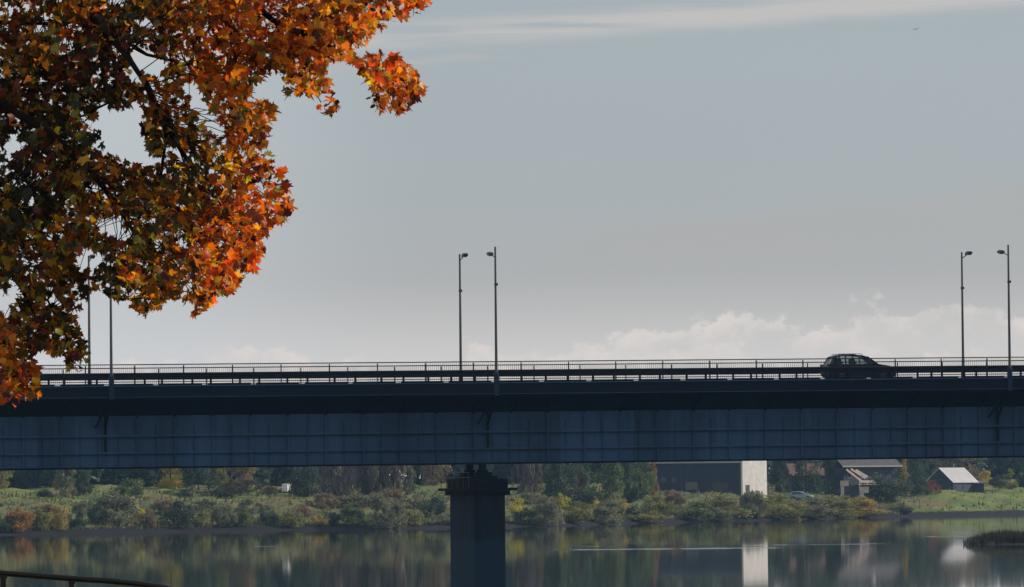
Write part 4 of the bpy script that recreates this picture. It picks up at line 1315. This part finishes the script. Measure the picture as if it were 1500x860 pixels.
# ------------------------------------------------------------------ handrail on the near bank
D0 = 58.0
k = D0 / FPX
base = at(5, 842, D0)
e = empty('bank_handrail', (base.x, base.y, 4.2), 'black iron handrail sloping down the near bank', 'handrail')
def rl_(px, py, dd=0.0):
    q = at(px, py, D0 + dd); return q - Vector((base.x, base.y, 4.2))
pts = [rl_(-260, 820), rl_(-120, 830), rl_(0, 839.5), rl_(60, 844), rl_(110, 848), rl_(160, 851), rl_(200, 855), rl_(235, 859.5, -.1), rl_(262, 866, -.3), rl_(290, 876, -.6), rl_(330, 893, -1)]
mb = MB(); mb.tube(pts, .032, 10); mb.build('top_rail', M['iron'], e)
mb = MB(); mb.tube([p - Vector((0, 0, .42)) for p in pts], .02, 8); mb.build('lower_rail', M['iron'], e)
for px, py in ((-190, 825), (-95, 832), (5, 840), (105, 847.5), (229, 858.5), (320, 889)):
    q = rl_(px, py)
    if px == 320: q = rl_(320, 889, -.9)
    po_ = MB().box((q.x, q.y, (q.z - .3) / 2), (.058, .05, q.z + .3)).build('post', M['iron'], e)
    MB().tube([(q.x, q.y, q.z - .055), (q.x, q.y, q.z - .02)], [.045, .045], 10).build('collar', M['iron'], po_)

# ------------------------------------------------------------------ the maple
SIL = [(-60, -60), (632, -60), (626, 0), (622, 18), (606, 28), (590, 24), (572, 42), (548, 40), (540, 62), (524, 66), (514, 86),
       (532, 84), (552, 70), (578, 82), (600, 96), (616, 112), (612, 122), (631, 130), (612, 140), (606, 156), (586, 170), (566, 160), (548, 168),
       (538, 150), (548, 130), (530, 112), (516, 92), (500, 88), (476, 92), (478, 108), (490, 130), (500, 164), (478, 168), (462, 154), (450, 140), (420, 138),
       (406, 132), (414, 112), (402, 104), (378, 120), (364, 134), (374, 146), (398, 148), (402, 162), (402, 188), (388, 196), (390, 220), (402, 236),
       (416, 256), (432, 298), (416, 326), (392, 330), (384, 356), (396, 378), (372, 398), (346, 410), (344, 436), (322, 434), (306, 448), (286, 466),
       (270, 440), (248, 436), (228, 464), (196, 462), (184, 438), (168, 440), (146, 424), (124, 440), (108, 462), (120, 490), (130, 520), (130, 545),
       (110, 548), (88, 532), (70, 512), (44, 522), (56, 545), (56, 578), (32, 588), (8, 602), (-60, 615)]
HOLES = [[(140, 153), (150, 146), (158, 156), (181, 157), (200, 150), (212, 160), (209, 195), (223, 226), (242, 232), (220, 246), (202, 245), (181, 229), (153, 214), (140, 180)],
         [(190, 62), (206, 64), (214, 74), (240, 88), (240, 104), (222, 114), (208, 104), (204, 124), (188, 118), (184, 108), (196, 100), (192, 80)],
         [(262, 128), (288, 120), (302, 150), (318, 174), (334, 186), (330, 216), (314, 200), (288, 172), (284, 156)],
         [(4, 208), (34, 204), (38, 216), (20, 226), (4, 222)],
         [(126, 264), (146, 266), (146, 282), (128, 280)],
         [(142, 326), (166, 314), (182, 318), (184, 338), (196, 344), (180, 356), (160, 348), (144, 340)],
         [(108, 370), (124, 366), (152, 372), (154, 384), (138, 398), (108, 394)],
         [(-60, 420), (6, 432), (16, 414), (34, 418), (32, 440), (12, 452), (-60, 462)],
         [(46, 516), (70, 512), (94, 530), (92, 538), (56, 534)],
         [(50, 30), (68, 28), (72, 44), (54, 46)], [(140, 0), (184, -4), (182, 8), (156, 8)], [(206, 30), (222, 32), (222, 44), (204, 42)],
         [(310, 72), (330, 70), (328, 84), (312, 84)], [(0, 4), (22, 6), (28, 14), (4, 14)]]


def inside(poly, x, y):
    c_ = np.zeros(len(x), dtype=bool); n = len(poly)
    for i in range(n):
        (x1, y1), (x2, y2) = poly[i], poly[(i + 1) % n]
        if y1 == y2: continue
        c_ ^= ((y1 > y) != (y2 > y)) & (x < (x2 - x1) * (y - y1) / (y2 - y1) + x1)
    return c_


TD = 65.0
MD = np.array([list(ray(px, 430)) for px in (0, 1)])
def pix3(px, py, dep):
    """vectorised at()"""
    loc = np.stack([(px - 750) / FPX, (430 - py) / FPX, -np.ones_like(px)], -1)
    d = loc @ np.array(CAM_ROT).T
    d = d / d[:, 1:2]
    return np.array([0, 0, EYE]) + d * dep[:, None]


def pix2(P):
    v = (P - np.array([0, 0, EYE])) @ np.array(CAM_ROT)
    return 750 + FPX * v[:, 0] / -v[:, 2], 430 - FPX * v[:, 1] / -v[:, 2]


# sprays: groups of leaves on one twig
n = 4700
sxp = rng.uniform(-60, 640, n); syp = rng.uniform(-60, 615, n)
ok = inside(SIL, sxp, syp)
for h_ in HOLES: ok &= ~inside(h_, sxp, syp)
sxp, syp = sxp[ok], syp[ok]
gate = np.sin(sxp * .071 + syp * .053) + np.sin(sxp * .11 - syp * .087 + 1.3) + np.sin(sxp * .19 + syp * .02 + .4) * .6 + rng.normal(0, .5, len(sxp))
thr = np.where(sxp < 240, -.72, -.6)
sxp, syp = sxp[gate > thr], syp[gate > thr]
sd = TD + rng.normal(0, 1.1, len(sxp)).clip(-2.3, 2.3)
cen = pix3(sxp, syp, sd)
# the rest of the crown beyond the frame
n = 2600
c0 = np.array([-9.3, 65.5, 12.2])
r_ = rng.uniform(0, 1, n) ** .45
off = rand_unit(n) * r_[:, None] * np.array([6.2, 4.5, 5.6])
cen2 = c0 + off
ax_, ay_ = pix2(cen2)
cen2 = cen2[(ax_ < -40) | (ay_ < -40)]
cen2 = cen2[cen2[:, 2] > 6.6]
nvis = len(cen)
cen = np.concatenate([cen, cen2])
per = np.where(np.arange(len(cen)) < nvis, 9, 6)
own = np.repeat(np.arange(len(cen)), per)
m_ = len(own)
pos = cen[own] + rng.normal(0, 1, (m_, 3)) * np.array([.12, .14, .11])
qx, qy = pix2(pos)
keepm = inside(SIL, qx, qy)
for h_ in HOLES: keepm &= ~inside(h_, qx, qy)
keepm |= (qx < -30) | (qy < -30)
pos, own = pos[keepm], own[keepm]
m_ = len(pos)
# leaf hue: outer sprays turned, inner olive; crown shade painted into the darks
px_c, py_c = pix2(cen)
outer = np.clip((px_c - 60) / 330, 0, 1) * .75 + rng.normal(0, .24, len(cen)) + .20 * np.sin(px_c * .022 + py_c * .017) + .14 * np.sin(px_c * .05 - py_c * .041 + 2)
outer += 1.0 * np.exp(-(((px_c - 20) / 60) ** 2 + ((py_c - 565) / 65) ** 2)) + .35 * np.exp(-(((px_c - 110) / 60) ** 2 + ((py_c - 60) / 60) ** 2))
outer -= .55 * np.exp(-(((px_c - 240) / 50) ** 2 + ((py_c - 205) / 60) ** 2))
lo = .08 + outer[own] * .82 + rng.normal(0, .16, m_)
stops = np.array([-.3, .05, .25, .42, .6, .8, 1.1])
pal = np.array([(.026, .034, .008), (.05, .046, .009), (.15, .075, .010), (.60, .24, .012), (.88, .285, .014), (.92, .19, .012), (.72, .10, .012)])  # darkest stops also hold the crown's inner shade
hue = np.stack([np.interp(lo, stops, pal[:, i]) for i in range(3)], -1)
yel = rng.uniform(0, 1, m_) < .11
hue[yel] = np.array([.85, .44, .02]) * rng.uniform(.6, 1.05, (yel.sum(), 1))
ygr = (rng.uniform(0, 1, m_) < .22) & (lo < .45)
hue[ygr] = np.array([.34, .30, .03]) * rng.uniform(.4, 1.0, (ygr.sum(), 1))
mar = rng.uniform(0, 1, m_) < np.where(px_c[own] < 230, .16, .12)
hue[mar] = np.array([.17, .032, .010]) * rng.uniform(.6, 1.3, (mar.sum(), 1))
spray = np.exp(rng.normal(0, .42, len(cen))).clip(.3, 1.5)  # random brightness per spray, painting lit and dark clumps
hue *= spray[own][:, None]
hue *= rng.uniform(.55, 1.3, (m_, 1)); hue = np.minimum(hue, .95)
half = [(0, 0), (.10, .02), (.34, -.06), (.30, .10), (.55, .20), (.40, .30), (.60, .52), (.36, .50), (.30, .62), (.14, .52), (.20, .80), (.10, .80), (0, 1.0)]
out = np.array(half + [(-x, y) for x, y in half[-2:0:-1]])
nl = len(out)
nrm = rand_unit(m_); nrm[:, 2] += .25; nrm += .6 * np.array(S); nrm /= np.linalg.norm(nrm, axis=1, keepdims=True)
tip = rand_unit(m_) * .8 + np.array([.15, 0, -.7]); tip -= (tip * nrm).sum(1, keepdims=True) * nrm; tip /= np.linalg.norm(tip, axis=1, keepdims=True)
sid = np.cross(tip, nrm)
size = rng.uniform(.075, .165, (m_, 1, 1))
warp = rng.uniform(.72, 1.18, (m_, nl, 1)); wide = rng.uniform(.75, 1.15, (m_, 1, 1))
u_ = out[None, :, 0:1] * size * warp * wide; v_ = (out[None, :, 1:2] - .35) * size * warp
fold = rng.uniform(-.1, .75, (m_, 1, 1)); curl = rng.uniform(-.6, .9, (m_, 1, 1))
wz = np.abs(u_) * fold - (v_ ** 2) / size * curl
LV = pos[:, None, :] + sid[:, None, :] * u_ + tip[:, None, :] * v_ + nrm[:, None, :] * wz
cv = pos[:, None, :] + tip[:, None, :] * (-.02 * size) + nrm[:, None, :] * 0
allv = np.concatenate([LV, cv], 1)                      # nl outline points and a centre
tri = np.array([[i, (i + 1) % nl, nl] for i in range(nl)])
fidx = (np.arange(m_)[:, None, None] * (nl + 1) + tri[None]).reshape(-1)
colr = np.repeat(hue, nl + 1, axis=0)

ml = bpy.data.materials.new('maple leaf'); ml.use_nodes = True
n_ = ml.node_tree.nodes; l_ = ml.node_tree.links; n_.remove(n_['Principled BSDF'])
a_ = n_.new('ShaderNodeAttribute'); a_.attribute_name = 'tint'
d_ = n_.new('ShaderNodeBsdfDiffuse'); t_ = n_.new('ShaderNodeBsdfTranslucent'); g_ = n_.new('ShaderNodeBsdfGlossy'); g_.inputs['Roughness'].default_value = .42
g_.inputs['Color'].default_value = (.5, .5, .5, 1)
m1 = n_.new('ShaderNodeMixShader'); m1.inputs[0].default_value = .55
m2 = n_.new('ShaderNodeMixShader'); m2.inputs[0].default_value = .04
sat = n_.new('ShaderNodeGamma'); sat.inputs[1].default_value = 1.15
l_.new(a_.outputs['Color'], d_.inputs[0]); l_.new(a_.outputs['Color'], sat.inputs[0]); l_.new(sat.outputs[0], t_.inputs[0])
l_.new(d_.outputs[0], m1.inputs[1]); l_.new(t_.outputs[0], m1.inputs[2]); l_.new(m1.outputs[0], m2.inputs[1]); l_.new(g_.outputs[0], m2.inputs[2])
l_.new(m2.outputs[0], n_['Material Output'].inputs['Surface'])

maple = empty('maple_tree', (-9.6, 66.0, 4.25), 'orange and red autumn maple hanging into the upper left', 'tree')
T0 = np.array([-9.6, 66.0, 4.25])
big_mesh('crown', allv.reshape(-1, 3) - T0, fidx, np.full(len(fidx) // 3, 3), ml, maple, colr)
# trunk and limbs
def P3(px, py, dd=0.0):
    return at(px, py, TD + dd) - Vector(T0)
mb = MB()
mb.tube([(0, 0, -.3), (.05, .02, .4), (.0, 0, 2.2), (-.1, 0, 4.5), (.1, 0, 6.5), (.15, .1, 9), (.0, .1, 11)], [.42, .33, .28, .25, .19, .11, .03], 14)
trunk = mb.build('trunk', M['bark'], maple)
limbs = [
    ([(-.1, 0, 4.6), P3(-180, 60), P3(-60, 120), P3(0, 152, -1.5), P3(70, 192, -1.6), P3(130, 245, -1.3), P3(190, 330, -.3), P3(240, 400, .4)], [.13, .085, .064, .056, .048, .036, .018, .006]),
    ([(.05, 0, 6.2), P3(-120, -150), P3(60, -60), P3(150, 40, -1.0), P3(185, 80, -1.7), P3(215, 125, -1.6), P3(240, 180, -1.0), P3(290, 260, .3), P3(350, 330, .5)], [.14, .1, .07, .05, .044, .04, .034, .02, .006]),
    ([(.1, 0, 6.8), P3(0, -240), P3(200, -120), P3(330, -30), P3(400, 30), P3(470, 60), P3(520, 92), P3(545, 122), P3(575, 140)], [.13, .1, .08, .05, .035, .022, .013, .009, .004]),
    ([(.12, 0, 8.0), P3(60, -330), P3(300, -200), P3(480, -80), P3(560, -20), P3(610, 8)], [.1, .08, .06, .035, .018, .005]),
    ([P3(330, -30), P3(335, 30), P3(345, 70), P3(347, 110), P3(370, 170, .2)], [.04, .025, .018, .013, .004]),
    ([P3(-60, 28), P3(20, 34), P3(95, 35), P3(130, 26), P3(160, 20)], [.03, .024, .018, .011, .004]),
    ([P3(195, 68), P3(215, 80), P3(248, 88), P3(290, 100, .2), P3(380, 120, .3)], [.03, .02, .016, .012, .004]),
    ([P3(-180, 60), P3(-90, 240), P3(-30, 340), P3(30, 420), P3(60, 480), P3(40, 550)], [.06, .045, .035, .024, .014, .004]),
    ([P3(30, 420), P3(70, 440), P3(100, 500), P3(118, 535)], [.02, .014, .01, .003]),
    ([P3(130, 245), P3(90, 270), P3(60, 330), P3(20, 380)], [.025, .018, .01, .004]),
    ([P3(185, 80), P3(160, 150, -.4), P3(100, 180, -.6), P3(60, 250, -.7)], [.02, .015, .01, .004]),
    ([P3(245, 185), P3(230, 300, .4), P3(250, 380, .5), P3(285, 440, .6)], [.022, .016, .01, .004]),
    ([P3(290, 260, .3), P3(350, 260, .5), P3(410, 300, .6)], [.015, .01, .003]),
    ([P3(400, 30), P3(440, 90), P3(470, 150)], [.016, .01, .003]),
    ([(.1, 0, 6.9), (-2, 1, 8), (-4.2, 1.4, 8.6)], [.12, .07, .01]),
    ([(.0, 0, 5.0), (-1.8, -1.2, 6.2), (-4.6, -1.8, 6.6)], [.12, .07, .01]),
    ([(.1, 0, 7.5), (.8, 2.2, 8.8), (1.2, 3.6, 9.6)], [.1, .06, .01]),
    ([(.1, 0, 7.2), (.5, -2.2, 8.2), (1.0, -3.6, 8.6)], [.1, .06, .01]),
]
lv = []
for p_, r2 in limbs:
    mb = MB(); mb.tube(p_, r2, 8); mb.build('limb', M['bark'], maple)
    for i in range(len(p_) - 1):
        for t in np.linspace(0, 1, 6): lv.append(np.array(Vector(p_[i]).lerp(Vector(p_[i + 1]), float(t))) + T0)
lv = np.array(lv)
# twigs from the limbs to the sprays
tv, tf = [], []
sel = rng.choice(nvis, 900, replace=False)
for s_ in sel:
    c_ = cen[s_]
    dd = np.linalg.norm(lv - c_, axis=1); j = int(np.argmin(dd))
    if dd[j] < .1 or dd[j] > 2.0: continue
    a, b = lv[j] - T0, c_ - T0
    mid = (a + b) / 2 + np.array([0, 0, .08]) + rng.normal(0, .05, 3)
    ok = True
    for q in (a + T0, mid + T0, (mid + b) / 2 + T0):
        gx_, gy2 = pix2(q[None])
        if not inside(SIL, gx_, gy2)[0]: ok = False
    if not ok: continue
    for (s0, s1, r0, r1) in ((a, mid, .008, .006), (mid, b, .006, .003)):
        d = Vector(s1 - s0); u = d.cross(Vector((0.3, 1, 0.2))).normalized(); w2 = d.cross(u).normalized()
        o_ = len(tv)
        for q, rr in ((s0, r0), (s1, r1)):
            for k2 in range(3):
                an_ = 2 * PI * k2 / 3
                tv.append(tuple(Vector(q) + (u * math.cos(an_) + w2 * math.sin(an_)) * rr))
        for k2 in range(3): tf += [o_ + k2, o_ + (k2 + 1) % 3, o_ + 3 + (k2 + 1) % 3, o_ + 3 + k2]
big_mesh('twigs', np.array(tv), tf, np.full(len(tf) // 4, 4), M['bark'], maple)['kind'] = 'stuff'

# ------------------------------------------------------------------ a gull far off in the sky
p = at(1342, 43, 260)
M['gull'] = mat('gull plumage', (.5, .5, .5), .8)
mb = MB()
wing = [(-.5, .0, .05), (-.34, .0, .13), (-.18, .02, .09), (-.04, .0, .02), (.04, .0, .02), (.18, .02, .09), (.34, 0, .13), (.5, 0, .05)]
for i in range(7):
    a, b = Vector(wing[i]), Vector(wing[i + 1]); c1 = .09 - abs(i - 3) * .018
    th_ = Vector((0, 0, .012))
    q = [a + Vector((0, c1, 0)), b + Vector((0, c1, 0)), b - Vector((0, c1, 0)), a - Vector((0, c1, 0))]
    mb.add([x + th_ for x in q] + [x - th_ for x in q], [(0, 1, 2, 3), (7, 6, 5, 4), (0, 4, 5, 1), (1, 5, 6, 2), (2, 6, 7, 3), (3, 7, 4, 0)])
mb.tube([(0, -.24, .0), (0, -.2, .02), (0, -.1, .02), (0, .05, .01), (0, .2, .0), (0, .3, 0)], [.01, .04, .055, .06, .03, .008], 8)
g = mb.build('gull', M['gull'], None, p)
g.rotation_euler = (R(8), R(-12), R(25)); g.scale = (.42, .42, .42)
tag(g, 'tiny gull flying high in the sky at the upper right', 'bird')

# ------------------------------------------------------------------ air
hz = bpy.data.materials.new('thin river haze'); hz.use_nodes = True
n_ = hz.node_tree.nodes; l_ = hz.node_tree.links; n_.remove(n_['Principled BSDF'])
pv = n_.new('ShaderNodeVolumePrincipled'); pv.inputs['Color'].default_value = (.38, .66, 1.0, 1); pv.inputs['Density'].default_value = HAZE; pv.inputs['Anisotropy'].default_value = 0.0
l_.new(pv.outputs[0], n_['Material Output'].inputs['Volume'])
if HAZE > 0:
    tag(MB().box((0, 1400, 19.0), (2960, 3100, 44)).build('haze', hz), 'thin bluish haze over the river', 'haze', kind='stuff')
